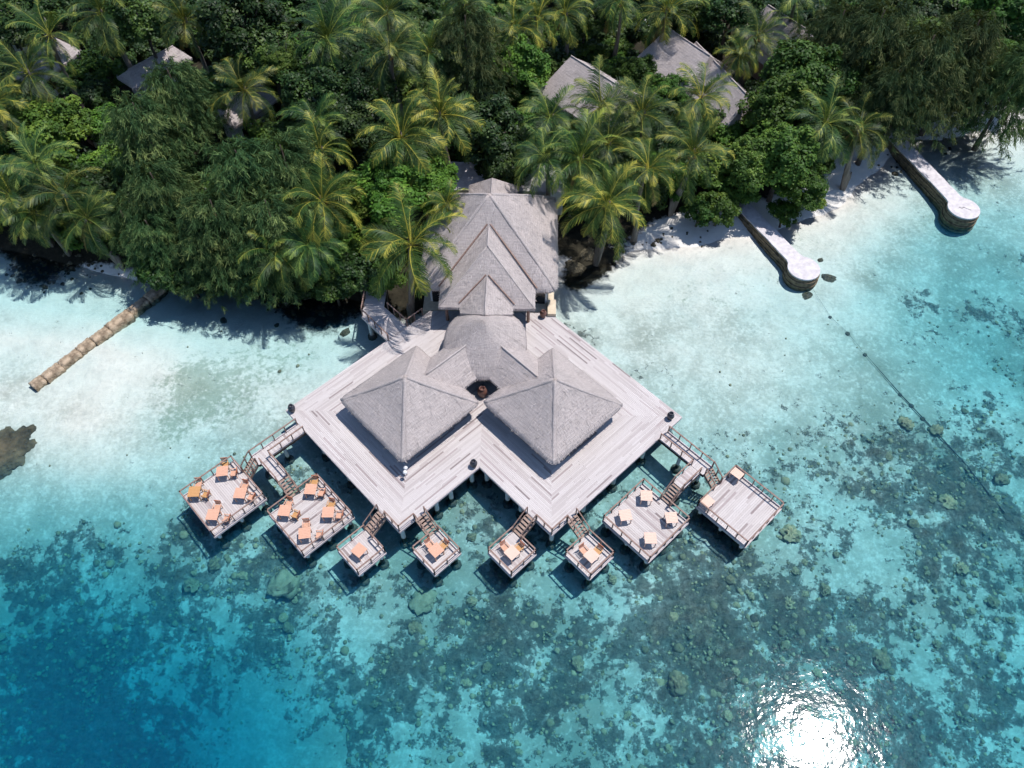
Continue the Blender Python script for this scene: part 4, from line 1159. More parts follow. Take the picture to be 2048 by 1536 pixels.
for px, py, r, k, lb in NOTED:
    if not lb: continue
    w = on_bed(px, py); s = r * mpp(w)
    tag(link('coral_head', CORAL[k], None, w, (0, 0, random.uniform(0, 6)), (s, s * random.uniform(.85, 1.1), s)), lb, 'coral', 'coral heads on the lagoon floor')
for px, py, r, k, lb in ((573, 1163, 34, 0, 'large flat green table coral below the small platform with one bare table'), (846, 1202, 27, 1, 'flat green table coral below the second small platform')):
    w = on_bed(px, py, 0.1); s = r * mpp(w); tag(link('table_coral', DISC[k], None, w, (0, 0, 1.0), (s, s * 0.8, s)), lb, 'coral', 'flat green table corals')
w = on_bed(1508, 1238); s = 9 * mpp(w); tag(link('dark_sponge', BALL, None, w, (0, 0, 0), (s, s, s)), 'black round sponge standing out on the pale reef', 'sponge')
w = at(22, 882, -0.2); tag(link('reef_rock', ROCKM, None, (w.x - 0.1, w.y, -1.0), (0, 0, 0.6), (3.3, 3.0, 1.75)), 'big brown reef rock just under water at the left edge', 'rock')
MARKS = [(440, 985, 'the leftmost large platform'), (618, 1030, 'the second large platform from the left'), (718, 1098, 'the small platform with one bare table'), (872, 1100, 'the second small platform'), (1024, 1102, 'the third small platform'), (1180, 1110, 'the rightmost small platform'),
         (1295, 1040, 'the platform with four bare tables'), (1482, 1008, 'the nearly empty right platform'), (573, 1163, 'the large green table coral'), (846, 1202, 'the smaller green table coral'), (1508, 1238, 'the black round sponge'), (1355, 1366, 'the large yellowish coral head'), (1630, 1480, 'the sun glitter'),
         (1985, 1000, 'the sunken pipe at the right edge'), (1860, 855, 'the middle of the sunken pipe'), (30, 885, 'the big brown reef rock'), (150, 1295, 'the lower left green weed patch'), (60, 1500, 'the deep blue lower left corner'), (410, 1420, 'the lower left dark reef patch'), (1000, 1500, 'the middle of the bottom edge'),
         (2000, 1450, 'the lower right corner'), (720, 1400, 'the reef below the large table coral'), (1900, 1230, 'the pale sand patch at the right'), (250, 1150, 'the reef beside the large table coral'), (1150, 1290, 'the reef below the rightmost small platform'), (1700, 1130, 'the pale sand below the right platforms')]
def near_mark(px, py):
    k = min(MARKS, key=lambda k: (k[0] - px) ** 2 + (k[1] - py) ** 2); dx, dy = px - k[0], py - k[1]
    far = 'close ' if math.hypot(dx, dy) < 75 else ''
    return far + ('below ' if dy > 0 else 'above ') + ('and left of ' if dx < -25 else 'and right of ' if dx > 25 else '') + k[2]
rng = random.Random(5); placed = []
tries = 0; n_thing = 0
while n_thing < 120 and tries < 6000:
    tries += 1
    px, py = rng.uniform(-20, 2070), rng.uniform(930, 1560)
    w = at(px, py, -1.8); rf = float(reef_mask(np.array([w.x]), np.array([w.y]))[0])
    if rf < 0.22 or rng.random() > rf * 1.6: continue
    a_, b_ = ab_of(w)
    if -18 < a_ < 15 and -15 < b_ < 18 and abs(px - 965) < 640 and py < 1130: continue
    if any((w.x - q.x) ** 2 + (w.y - q.y) ** 2 < 0.9 for q in placed): continue
    w = on_bed(px, py); placed.append(w); s = rng.choice((0.13, 0.16, 0.19, 0.22, 0.26, 0.32)) * rng.uniform(0.85, 1.2)
    tag(link('coral_head', rng.choice(CORAL), None, w, (0, 0, rng.uniform(0, 6)), (s, s * rng.uniform(.8, 1.15), s)), 'small grey-green coral head ' + near_mark(px, py), 'coral', 'small coral heads on the reef')
    n_thing += 1
# coral rubble: far too many to count
proto = CORAL[0]; pv = np.empty(len(proto.vertices) * 3, dtype=np.float32)
lowV = []; n_, m_ = 7, 3
for i in range(m_ + 1):
    el = -0.3 + (math.pi / 2 + 0.3) * i / m_
    for k in range(n_): lowV.append((math.cos(el) * math.cos(6.283 * k / n_), math.cos(el) * math.sin(6.283 * k / n_), 0.65 * math.sin(el)))
lowV = np.array(lowV); lowF = np.array([(i * n_ + k, i * n_ + (k + 1) % n_, (i + 1) * n_ + (k + 1) % n_, (i + 1) * n_ + k) for i in range(m_) for k in range(n_)])
r_ = np.random.default_rng(8)
cx = r_.uniform(-46, 50, 60000); cyy = r_.uniform(4, 45, 60000)
rm = reef_mask(cx, cyy) + 0.22 * (fbm(cx, cyy, 1.6, 3, 77) - 0.5)
keep = (r_.random(60000) < np.clip((rm - 0.16) * 1.1, 0.003, 0.7)) & (bed_height(cx, cyy) < -0.4)
cx, cyy = cx[keep][:16000], cyy[keep][:16000]; cz = bed_height(cx, cyy); K = len(cx)
sz_ = np.exp(r_.normal(-2.45, 0.45, K)); rzv = r_.uniform(0, 6.28, K)
jit = 1 + r_.normal(0, 0.14, (K, len(lowV), 1))
VV = lowV[None] * jit * sz_[:, None, None]
c_, s_ = np.cos(rzv)[:, None], np.sin(rzv)[:, None]
VV = np.stack([VV[..., 0] * c_ - VV[..., 1] * s_ + cx[:, None], VV[..., 0] * s_ + VV[..., 1] * c_ + cyy[:, None], VV[..., 2] + cz[:, None] + 0.04], -1)
FF = (lowF[None] + (np.arange(K) * len(lowV))[:, None, None]).reshape(-1, 4)
rub = link('coral_rubble', npmesh('coral_rubble', VV.reshape(-1, 3), FF, M['coral'], dict(tone=np.clip(r_.normal(0.55, 0.25, K), 0, 1).repeat(len(lowV))), True))
tag(rub, 'brown and grey coral rubble strewn over the lagoon floor', 'coral', kind='stuff')
# dark stones on the upper beach
r_ = np.random.default_rng(18); pts = []
for px0, py0, sx, sy, n in ((1830, 262, 40, 14, 90), (1900, 245, 60, 8, 60), (85, 535, 50, 14, 120), (1290, 478, 70, 8, 50), (1990, 232, 40, 6, 40), (1800, 300, 14, 26, 40), (640, 610, 60, 10, 50)):
    for _ in range(n):
        w = at(r_.normal(px0, sx), r_.normal(py0, sy), 0.2); pts.append((w.x, w.y, bz(w.x, w.y)))
pts = np.array(pts); K = len(pts); sz_ = np.exp(r_.normal(-2.0, 0.4, K))
VV = lowV[None] * (1 + r_.normal(0, 0.16, (K, len(lowV), 1))) * sz_[:, None, None] + pts[:, None, :]
FF = (lowF[None] + (np.arange(K) * len(lowV))[:, None, None]).reshape(-1, 4)
tag(link('beach_stones', npmesh('beach_stones', VV.reshape(-1, 3), FF, M['rock'])), 'dark stones and debris scattered along the upper beach', 'stones', kind='stuff')
# boulders at the foot of the left trees and in the shallows
for px, py, r, lb in ((570, 600, 22, 'dark boulder under the drooping palms on the left shore'), (447, 640, 10, 'dark stone in the left shallows'), (620, 640, 13, 'flat dark stone near the side walkway'), (660, 625, 12, 'brown stone close to the side walkway'),
                      (690, 665, 14, 'brown stained stone beside the walkway rail'), (1655, 555, 17, 'dark stone beside the head of the nearer jetty'), (1640, 520, 8, 'dark log like stone right of the nearer jetty'), (1615, 590, 14, 'sunken dark stones below the nearer jetty'), (1145, 530, 24, 'dark boulder beside the right wall of the hall'), (1175, 505, 22, 'dark boulder under the front palm right of the hall')):
    w = on_bed(px, py); s = r * mpp(w); tag(link('boulder', ROCKM, None, (w.x, w.y, w.z - 0.22 * s), (0, 0, px * 0.37), (s, s * 0.7, s * 0.8)), lb, 'boulder', 'boulders along the shore')

# ------------------------------------------------------------------ sunken pipe with weights
pp = [on_bed(*p, 0.12) for p in ((1590, 545), (1625, 580), (1660, 635), (1695, 668), (1730, 710), (1800, 790), (1845, 838), (1875, 870), (1930, 930), (1985, 1000), (2015, 1035), (2060, 1078))]
pipe = empty('sunken_pipe', (pp[0].x, pp[0].y, 0), 0, 'thin dark pipe with weights lying on the lagoon floor at the right', 'pipe')
o0 = Vector((pp[0].x, pp[0].y, 0))
m = MB(); m.tube([p - o0 for p in pp], [0.011] * 5 + [0.045] * 7, 6); m.build('tube', M['pipe'], pipe, smooth=True)
for px, py, s in ((1660, 635, .22), (1695, 668, .3), (1730, 710, .25), (1800, 790, .24), (1822, 812, .3), (1845, 838, .3), (1872, 868, .32), (1895, 893, .26), (1920, 920, .3), (1985, 1000, .36), (2015, 1035, .55), (2035, 1052, .4), (2048, 1066, .35)):
    w = on_bed(px, py, 0.05) - o0; s *= 0.7; link('weight', BALL, pipe, w, (0, 0, 0), (s, s, s * 0.6))

# ------------------------------------------------------------------ villas in the trees
VILLA_SPOTS = []
def villa(label, r0, r1, zr, ze, hw, wall='plaster', ext=0.8):
    """gable / hip thatched villa, ridge between two world points at height zr"""
    p, q = Vector((r0.x, r0.y, 0)), Vector((r1.x, r1.y, 0)); c = (p + q) / 2; d = (q - p); L = d.length; rz = math.atan2(d.y, d.x)
    o = empty('thatched_villa', c, rz, label, 'villa', 'thatched villas among the trees')
    h = L / 2; e = h + ext
    VILLA_SPOTS.extend([p, q, c])
    face_roof(o, [[(-h, 0, zr), (h, 0, zr), (e, -hw, ze), (-e, -hw, ze)], [(-h, 0, zr), (h, 0, zr), (e, hw, ze), (-e, hw, ze)],
                  [(h, 0, zr), (e, -hw, ze), (e, hw, ze)], [(-h, 0, zr), (-e, -hw, ze), (-e, hw, ze)]], [((-h, 0, zr + .03), (h, 0, zr + .03))], seed=int(c.x * 3) % 97)
    hbox('wall', -e + .7, e - .7, -hw + .7, hw - .7, 0.3, ze - 0.12, M[wall], o)
    hbox('door', -0.6, 0.6, -hw + .64, -hw + .695, 0.95, 2.9, M['rail'], o)
    for s in (-1, 1): hbox('window', s * (e - .7) * .6 - .5, s * (e - .7) * .6 + .5, -hw + .64, -hw + .695, 1.7, 2.8, M['glass'], o)
    return o
villa('thatched villa roof among palms right of the hall', at(1142, 112, 7.4), at(1238, 172, 7.4), 7.4, 4.6, 3.7)
villa('thatched villa roof in the upper middle beside the yellow palms', at(1336, 56, 7.4), at(1420, 112, 7.4), 7.4, 4.6, 3.7)
villa('long thatched roof below it running down to the beach trees', at(1392, 84, 6.8), at(1500, 196, 6.8), 6.8, 4.3, 2.8)
villa('thatched villa roof at the top right behind a round tree', at(1536, 10, 7.4), at(1612, 58, 7.4), 7.4, 4.8, 3.0)
villa('thatched roof at the upper left beside the yellow leaves', at(256, 140, 6.0), at(346, 92, 6.0), 6.0, 4.9, 1.6)
villa('small thatched hut roof at the left by the leafy shrub', at(156, 226, 4.0), at(178, 240, 4.0), 4.0, 3.1, 1.3, ext=0.5)
villa('thatched roof behind the pale fronded palm on the left', at(446, 208, 5.4), at(515, 165, 5.4), 5.4, 4.0, 2.0)
villa('thatched roof half hidden by palms at the far left', at(48, 128, 5.0), at(112, 76, 5.0), 5.0, 3.5, 1.9)
villa('pale thatched roof in the top left corner', at(-20, 8, 6.0), at(48, -12, 6.0), 6.0, 3.9, 3.0)
def gwall(label, p, q, z1, m):
    o = empty('garden_wall', (p.x, p.y, 0), math.atan2(q.y - p.y, q.x - p.x), label, 'wall')
    L = (q - p).length; hbox('wall_panel', 0, L, -.1, .1, 0.3, z1, M[m], o); hbox('coping', -.05, L + .05, -.15, .15, z1 + .003, z1 + .12, M['slab'], o)
gwall('pale blue garden wall behind the first villa right of the hall', at(1108, 72, 2.4), at(1140, 118, 2.4), 2.6, 'blue')
gwall('pale blue garden wall by the upper middle villa', at(1285, 40, 2.4), at(1330, 92, 2.4), 2.6, 'blue')
tw = at(1272, 78, 0.9)

# ------------------------------------------------------------------ palms
def frond_mesh(el0, bend, L, seed, material):
    rng = np.random.default_rng(seed); n = 16; el = el0; p = np.array([0.12, 0, 0.0]); pts = []; tan = []
    step = L / n
    for i in range(n + 1):
        pts.append(p.copy()); t = np.array([math.cos(el), 0, math.sin(el)]); tan.append(t); p = p + t * step
        el -= bend / n * (0.5 + 1.3 * i / n)
        el = max(el, -1.45)
    pts = np.array(pts); tan = np.array(tan)
    V = []; F_ = []; T = []
    for i in range(n + 1):
        w = 0.055 * (1 - 0.85 * i / n); up = np.array([-tan[i][2], 0, tan[i][0]])
        for a, b in ((-w, 0), (0, w * 0.8), (w, 0), (0, -w * 0.5)):
            V.append(pts[i] + np.array([0, a, 0]) + up * b); T.append(1.0 - 0.3 * i / n)
    for i in range(n):
        for k in range(4): F_.append((i * 4 + k, i * 4 + (k + 1) % 4, (i + 1) * 4 + (k + 1) % 4, (i + 1) * 4 + k))
    NL = 50
    for j in range(NL):
        f = 0.10 + 0.90 * j / (NL - 1); x = f * n; i = min(int(x), n - 1); g = x - i
        c = pts[i] * (1 - g) + pts[i + 1] * g; t = tan[i]; up = np.array([-t[2], 0, t[0]])
        ll = 0.95 * (math.sin(math.pi * min(1, 0.12 + f * 0.86)) ** 0.6) * L / 4.2 + 0.12
        for sd in (-1, 1):
            le = ll * rng.uniform(0.82, 1.12); fw = rng.uniform(0.55, 0.85) + 0.35 * f; dr = rng.uniform(0.0, 0.4)
            d = t * fw + np.array([0, sd, 0]) * 0.9 - up * dr * 0.5 + up * 0.25; d /= np.linalg.norm(d)
            d2 = d + np.array([0, 0, -0.35 - 0.5 * rng.random()]); d2 /= np.linalg.norm(d2)
            s = np.cross(d, up); s /= np.linalg.norm(s) + 1e-9; s = s * 0.6 + t * 0.4; w = 0.030
            m1 = c + d * le * 0.5; tip = m1 + d2 * le * 0.55; b = len(V); q = rng.uniform(0.05, 0.55) + 0.25 * (f > 0.7)
            V += [c - s * w * 0.7, c + s * w * 0.7, m1 + s * w, m1 - s * w, tip + s * 0.012, tip - s * 0.012]; T += [min(1, q + .2)] * 2 + [q] * 2 + [min(1, q + .12)] * 2
            F_ += [(b, b + 1, b + 2, b + 3), (b + 3, b + 2, b + 4, b + 5)]
    return npmesh('frond', V, F_, material, dict(tone=T))
FR = {}
for i, (el, bd) in enumerate(((78, 60), (60, 85), (42, 95), (24, 95), (6, 85), (-12, 70), (-38, 45))):
    FR[i] = [frond_mesh(R(el), R(bd), 4.2 - 0.25 * (i == 0) - 0.3 * (i == 6), 100 + i * 3 + k, M['frond']) for k in range(2)]
DEADF = [frond_mesh(R(-55), R(30), 3.2, 150 + k, M['frond_dead']) for k in range(2)]
def trunk_mesh(h, lean, seed):
    rng = random.Random(seed); pts = []; rad = []
    for i in range(15):
        f = i / 14; pts.append((-lean * (1 - f) ** 1.7, lean * 0.3 * math.sin(f * 2.5), h * (f - 1))); rad.append((0.24 - 0.10 * f ** 0.7) * (1.06 if i % 2 else 1.0) + (0.10 if i == 0 else 0))
    m = MB(); m.tube(pts, rad, 8); return m.mesh('trunk', M['trunk'], True)
TR = {}
nuts = MB()
for k in range(7):
    t = k * 0.9; nuts.lathe([(0.0, -0.14), (0.1, -0.09), (0.13, 0), (0.09, 0.1), (0, 0.14)], 7, (0.28 * math.cos(t), 0.28 * math.sin(t), -0.28 - 0.1 * (k % 2)))
NUTS = nuts.mesh('coconuts', mat_plain('yellow_brown_coconut', (0.32, 0.20, 0.06), (0.45, 0.30, 0.10), 3, 0.5), True)
def palm(px, py, z, size, label, seed, group='coconut palms of the island', nf=26, dead=0, droop=0, bright=False):
    rng = random.Random(seed); w = at(px, py, z); zb = max(0.4, bz(w.x, w.y)) - 0.2
    h = z - zb; key = (round(h), seed % 3); lean = (0.4, 1.2, 2.0)[seed % 3]
    if key not in TR: TR[key] = trunk_mesh(1.0, 1.0, seed)
    o = empty('coconut_palm', (w.x, w.y, z), rng.uniform(0, 6.28), label, 'palm', group)
    link('trunk', TR[key], o, (0, 0, 0.1), (0, 0, rng.uniform(0, 6)), (lean * 0.8, lean * 0.8, h) if False else (1, 1, h))
    for i in range(nf):
        az = i * 2.39996 + rng.uniform(-0.2, 0.2); f = i / (nf - 1)
        k = min(6, max(0, int(round(f * 5.4 + rng.uniform(-0.5, 0.5) + droop * f)))); s = size / 4.2 * 0.9 * rng.uniform(0.8, 1.12)
        link('frond', rng.choice(FR[k]), o, (0, 0, 0.25 * (1 - f)), (rng.uniform(-.4, .4), rng.uniform(-.15, .15), az), (s, s * rng.uniform(0.9, 1.1), s))
    y = rng.random(); tint = rng.uniform(0.7, 1.25); tc = (tint * (0.72 + 0.33 * y), tint, tint * rng.uniform(0.8, 1.1), 1)
    if bright: tc = (1.35, 1.25, 0.95, 1)
    for ch in o.children: ch.color = tc
    for i in range(dead):
        link('dry_frond', rng.choice(DEADF), o, (0, 0, -0.1), (0, 0, rng.uniform(0, 6.28)), (1, 1, 1))
    if seed % 2: link('coconuts', NUTS, o, (0, 0, 0.1))
    return o
PALMS = [
 (100, 72, 11, 4.6, 'tall palm at the upper left with dry orange fronds', 1, 2), (205, 30, 11, 4.8, 'tall palm at the top left with long arching fronds', 0, 0), (58, 150, 10, 4.6, 'palm at the far left above the leafy shrub', 1, 1),
 (370, 45, 11, 4.4, 'palm at the top left above the thatched roof', 0, 1), (488, 185, 9, 4.0, 'pale fronded palm standing in front of a thatched roof on the left', 0, 0), (-10, 215, 9, 4.2, 'palm cut by the left edge with yellow fronds', 0, 1),
 (75, 335, 8, 4.6, 'uppermost palm of the dense clump on the left shore', 0, 0), (25, 395, 7, 4.4, 'palm at the left edge of the dense shore clump', 1, 0), (130, 395, 7, 4.4, 'right hand palm of the dense shore clump on the left', 1, 0),
 (175, 440, 6, 4.0, 'drooping palm over the left beach next to the feathery trees', 1, 0), (70, 430, 6, 4.2, 'lowest palm of the dense clump overhanging the left beach', 1, 0),
 (655, 80, 11, 5.2, 'large dark palm left of centre at the top', 0, 1), (775, 30, 12, 5.0, 'tall palm at the top left of centre', 0, 0), (780, 110, 11, 5.2, 'broad palm with shiny fronds left of centre', 0, 0), (860, 110, 10, 4.4, 'palm beside the tall dark feathery tree', 0, 0),
 (803, 280, 10, 5.0, 'palm with yellow spreading fronds above the green bush', 0, 0), (880, 232, 10, 5.0, 'palm just behind the yellow one above the great thatch roof', 0, 0), (635, 250, 9, 3.6, 'small palm among dark leaves left of centre', 0, 0),
 (640, 305, 9, 4.0, 'yellowish palm at the edge of the feathery trees', 0, 1), (645, 405, 9, 4.4, 'palm left of the green bush with yellow drooping fronds', 1, 0), (620, 495, 7, 4.2, 'dark drooping palm over the water left of the side walkway', 1, 0), (560, 510, 6, 4.0, 'dark low palm drooping over the left shallows', 1, 0),
 (822, 492, 9, 5.4, 'bright palm beside the left eave of the thatched hall', 0, 0),
 (1100, 238, 8, 4.6, 'palm right of the hall in front of the first villa', 0, 0), (1202, 218, 8.5, 4.6, 'palm crossing the roof of the first villa', 0, 0), (1283, 230, 8.5, 4.4, 'palm between the first villa and the long roof', 0, 0), (1402, 198, 8.5, 4.6, 'large bright palm in front of the long thatched roof', 0, 0),
 (1160, 320, 8, 4.6, 'palm in the clump right of the great roof', 0, 0), (1090, 320, 8, 4.2, 'palm touching the right back corner of the great roof', 0, 0), (1213, 412, 8, 5.0, 'bright front palm over the beach right of the hall', 0, 0), (1296, 340, 8, 4.8, 'palm behind the bright front palm on the right beach', 0, 0),
 (1385, 310, 8, 4.2, 'palm at the right of the beach clump beside leafy shrubs', 0, 0), (1215, 290, 8, 4.4, 'palm in the middle of the clump right of the hall', 0, 0), (1240, 5, 10, 4.4, 'palm at the top with fronds hanging like an umbrella', 1, 0), (1335, 25, 9, 4.4, 'yellow tinted palm above the upper middle villa', 0, 2),
 (1515, 75, 9, 4.2, 'palm in front of the top right villa roof', 0, 0), (1075, 40, 9, 4.0, 'yellow palm beside the pale blue wall', 0, 2), (1030, 60, 9, 3.8, 'yellow palm at the top centre', 0, 2), (1650, 250, 8, 4.4, 'dark palm drooping over the right beach', 1, 0), (1715, 262, 7, 4.0, 'dark palm beside the far jetty', 1, 0),
 (1480, 110, 8, 3.4, 'small palm with yellow tips beside the long roof', 0, 1), (893, 412, 7, 2.4, 'small yellow palm touching the left edge of the great roof', 0, 0), (1130, 30, 9, 4.0, 'palm at the top right of centre', 0, 0), (930, 8, 10, 4.2, 'palm at the top edge over the dark feathery tree', 0, 0), (1590, -10, 10, 4.2, 'palm at the top edge by the top right villa', 0, 0)]
for i, (px, py, z, size, lb, dr, dd) in enumerate(PALMS): palm(px, py, z, size * (0.88 + 0.24 * ((i * 37) % 10) / 10), lb, 40 + i, dead=dd + (1 if i % 3 == 0 else 0), droop=dr, nf=22 + (i * 7) % 9, bright='bright' in lb or 'yellow' in lb)

# ------------------------------------------------------------------ broadleaf and feathery trees
def leaf_quads(c, n, L, W, rng):
    k = len(c); t = rng.normal(size=(k, 3)); t -= n * (t * n).sum(1)[:, None]; t /= np.linalg.norm(t, axis=1)[:, None] + 1e-9
    s = np.cross(n, t); L = L[:, None]; W = W[:, None]
    return np.stack([c - t * L * .5, c + s * W * .5, c + t * L * .5, c - s * W * .5], 1).reshape(-1, 3)
def crown_mesh(seed, n_clump, per, rx, rz, leaf, material, clump_r=0.24):
    """unit-ish crown: clumps spread over a lumpy dome"""
    rng = np.random.default_rng(seed); C = []; Nn = []; T = []
    lob = rng.uniform(0, 6.28, 5)
    for _ in range(n_clump):
        az = rng.uniform(0, 6.283); u = rng.uniform(-0.35, 1.0); el = math.asin(max(-1, min(1, u)))
        rr = (0.80 + 0.16 * math.sin(az * 3 + lob[0]) + 0.10 * math.sin(az * 5 + lob[1] + el * 4)) * rng.uniform(0.62, 1.08)
        d = np.array([math.cos(el) * math.cos(az), math.cos(el) * math.sin(az), math.sin(el)])
        cc = d * rr * np.array([rx, rx, rz]); cr = clump_r * rx * rng.uniform(0.65, 1.3); ct = rng.uniform(0.15, 0.75)
        v = rng.normal(size=(per, 3)) + d * 0.9 + np.array([0, 0, 0.5]); v /= np.linalg.norm(v, axis=1)[:, None]
        pos = cc + v * cr * rng.uniform(0.45, 1.1, per)[:, None] * np.array([1, 1, 0.75])
        nn = v * 0.7 + np.array([0, 0, 0.55]) + rng.normal(0, 0.38, (per, 3)); nn /= np.linalg.norm(nn, axis=1)[:, None]
        C.append(pos); Nn.append(nn); T.append(np.clip(ct + rng.normal(0, 0.14, per), 0, 1))
    C = np.concatenate(C); Nn = np.concatenate(Nn); T = np.concatenate(T); k = len(C)
    V = leaf_quads(C, Nn, leaf * rng.uniform(0.7, 1.3, k), leaf * 0.6 * rng.uniform(0.7, 1.2, k), rng)
    return npmesh('crown', V, np.arange(k * 4).reshape(-1, 4), material, dict(tone=T.repeat(4)))
CR = {k: [crown_mesh(200 + 10 * j + i, 120, 110, 3.6, 2.9, 0.36, M[mt]) for i in range(2)] for j, (k, mt) in enumerate((('leaf', 'leaf'), ('leaf_dark', 'leaf_dark'), ('leaf_lime', 'leaf_lime')))}
BR = {k: [crown_mesh(300 + 10 * j + i, 60, 90, 2.0, 1.5, 0.30, M[mt], 0.3) for i in range(2)] for j, (k, mt) in enumerate((('leaf', 'leaf'), ('leaf_dark', 'leaf_dark'), ('leaf_lime', 'leaf_lime')))}
def limb_trunk(h, spread, seed, r0=0.22):
    rng = random.Random(seed); m = MB(); m.tube([(0, 0, -h), (0.1, 0.05, -h * 0.5), (0, 0, 0)], [r0 * 1.3, r0, r0 * 0.7], 8)
    for k in range(6):
        t = k * 1.05 + rng.uniform(-.3, .3); a = (0, 0, -h * rng.uniform(0.1, 0.45)); e = (spread * math.cos(t), spread * math.sin(t), rng.uniform(0.1, 0.5) * spread)
        mid = (e[0] * .5, e[1] * .5, a[2] * .4 + e[2] * .4); m.tube([a, mid, e], [r0 * .55, r0 * .38, r0 * .12], 6)
    return m.mesh('trunk', M['bark'], True)
LT_ = [limb_trunk(1.0, 1.0, s) for s in range(3)]
BIGTR = [limb_trunk(5.0, 2.4, 10 + s) for s in range(2)]; SMTR = [limb_trunk(1.8, 1.2, 20 + s, 0.12) for s in range(2)]
def leafy(px, py, z, s, kind, label, seed, big=True, group=None, cat='tree'):
    rng = random.Random(seed); w = at(px, py, z); o = empty('broadleaf_tree' if big else 'leafy_shrub', (w.x, w.y, z), rng.uniform(0, 6.28), label, cat, group or ('broadleaf trees of the island' if big else 'leafy shrubs of the island'))
    link('crown', (CR if big else BR)[kind][seed % 2], o, (0, 0, 0), (0, 0, 0), (s, s, s * rng.uniform(.85, 1.1)))
    y = rng.random(); tint = rng.uniform(0.75, 1.3); o.children[0].color = (tint * (0.8 + 0.4 * y), tint, tint * rng.uniform(0.8, 1.1), 1)
    zb = max(0.3, bz(w.x, w.y)); hh = z - zb
    link('trunk', (BIGTR if big else SMTR)[seed % 2], o, (0, 0, 0), (0, 0, 0), (s, s, max(0.3, hh / (5.0 if big else 1.8))))
    return o
def casu_mesh(seed, rx, h, material, nb=95, tufts=8, per=26):
    """boughs that carry feathery tufts, brightest at their tips"""
    rng = np.random.default_rng(seed); B = []; D = []; T = []
    for i in range(nb):
        u = i / nb; hz = h * (0.15 + 0.85 * u); az = i * 2.39996 + rng.uniform(-.3, .3); ln = rx * (1.08 - 0.72 * u ** 1.4) * rng.uniform(0.65, 1.2); ct = rng.uniform(0.0, 0.5)
        for k in range(tufts):
            f = 0.3 + 0.75 * (k + rng.random()) / tufts; r = f * ln; a2 = az + rng.normal(0, 0.16) / max(f, .3)
            c = np.array([r * math.cos(a2), r * math.sin(a2), hz - h + 0.5 * r - 0.26 * r * r / rx + rng.normal(0, 0.15)])
            main = np.array([math.cos(a2) * 0.8, math.sin(a2) * 0.8, -0.15 - 0.75 * f]) + rng.normal(0, 0.25, 3); main /= np.linalg.norm(main)
            g = rng.random(per); P_ = c + main * (g * 0.75)[:, None] + rng.normal(0, 0.07, (per, 3))
            d = main * 0.75 + rng.normal(0, 0.5, (per, 3)) + np.array([0, 0, -0.2]); d /= np.linalg.norm(d, axis=1)[:, None]
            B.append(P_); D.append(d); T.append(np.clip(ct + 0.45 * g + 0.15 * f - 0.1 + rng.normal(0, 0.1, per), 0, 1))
    B = np.concatenate(B); D = np.concatenate(D); T = np.concatenate(T); k = len(B)
    sd = np.cross(D, rng.normal(size=(k, 3))); sd /= np.linalg.norm(sd, axis=1)[:, None] + 1e-9
    L = rng.uniform(0.25, 0.55, k)[:, None]; W = rng.uniform(0.03, 0.06, k)[:, None]; mid = B + D * L * 0.5; tip = mid + (D + np.array([0, 0, -0.35])) * L * 0.5
    V = np.stack([B - sd * W * .5, B + sd * W * .5, tip + sd * W * .3, tip - sd * W * .3], 1).reshape(-1, 3)
    return npmesh('crown', V, np.arange(k * 4).reshape(-1, 4), material, dict(tone=T.repeat(4)))
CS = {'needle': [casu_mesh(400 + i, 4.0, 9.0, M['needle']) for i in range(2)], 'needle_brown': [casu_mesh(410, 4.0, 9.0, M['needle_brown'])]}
ct_ = MB(); ct_.tube([(0, 0, -11), (0.1, 0, -5), (0, 0, 0)], [0.3, 0.2, 0.05], 8); CT = ct_.mesh('trunk', M['bark'], True)
def casuarina(px, py, z, s, kind, label, seed, sz=1.0):
    rng = random.Random(seed); w = at(px, py, z); o = empty('casuarina_tree', (w.x, w.y, z), rng.uniform(0, 6.28), label, 'tree', 'feathery casuarina trees')
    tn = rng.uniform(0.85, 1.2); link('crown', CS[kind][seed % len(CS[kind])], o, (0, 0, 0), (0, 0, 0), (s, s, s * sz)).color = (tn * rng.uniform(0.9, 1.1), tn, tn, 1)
    link('trunk', CT, o, (0, 0, 0), (0, 0, 0), (1, 1, max(0.6, (z - 0.2) / 11)))
    return o
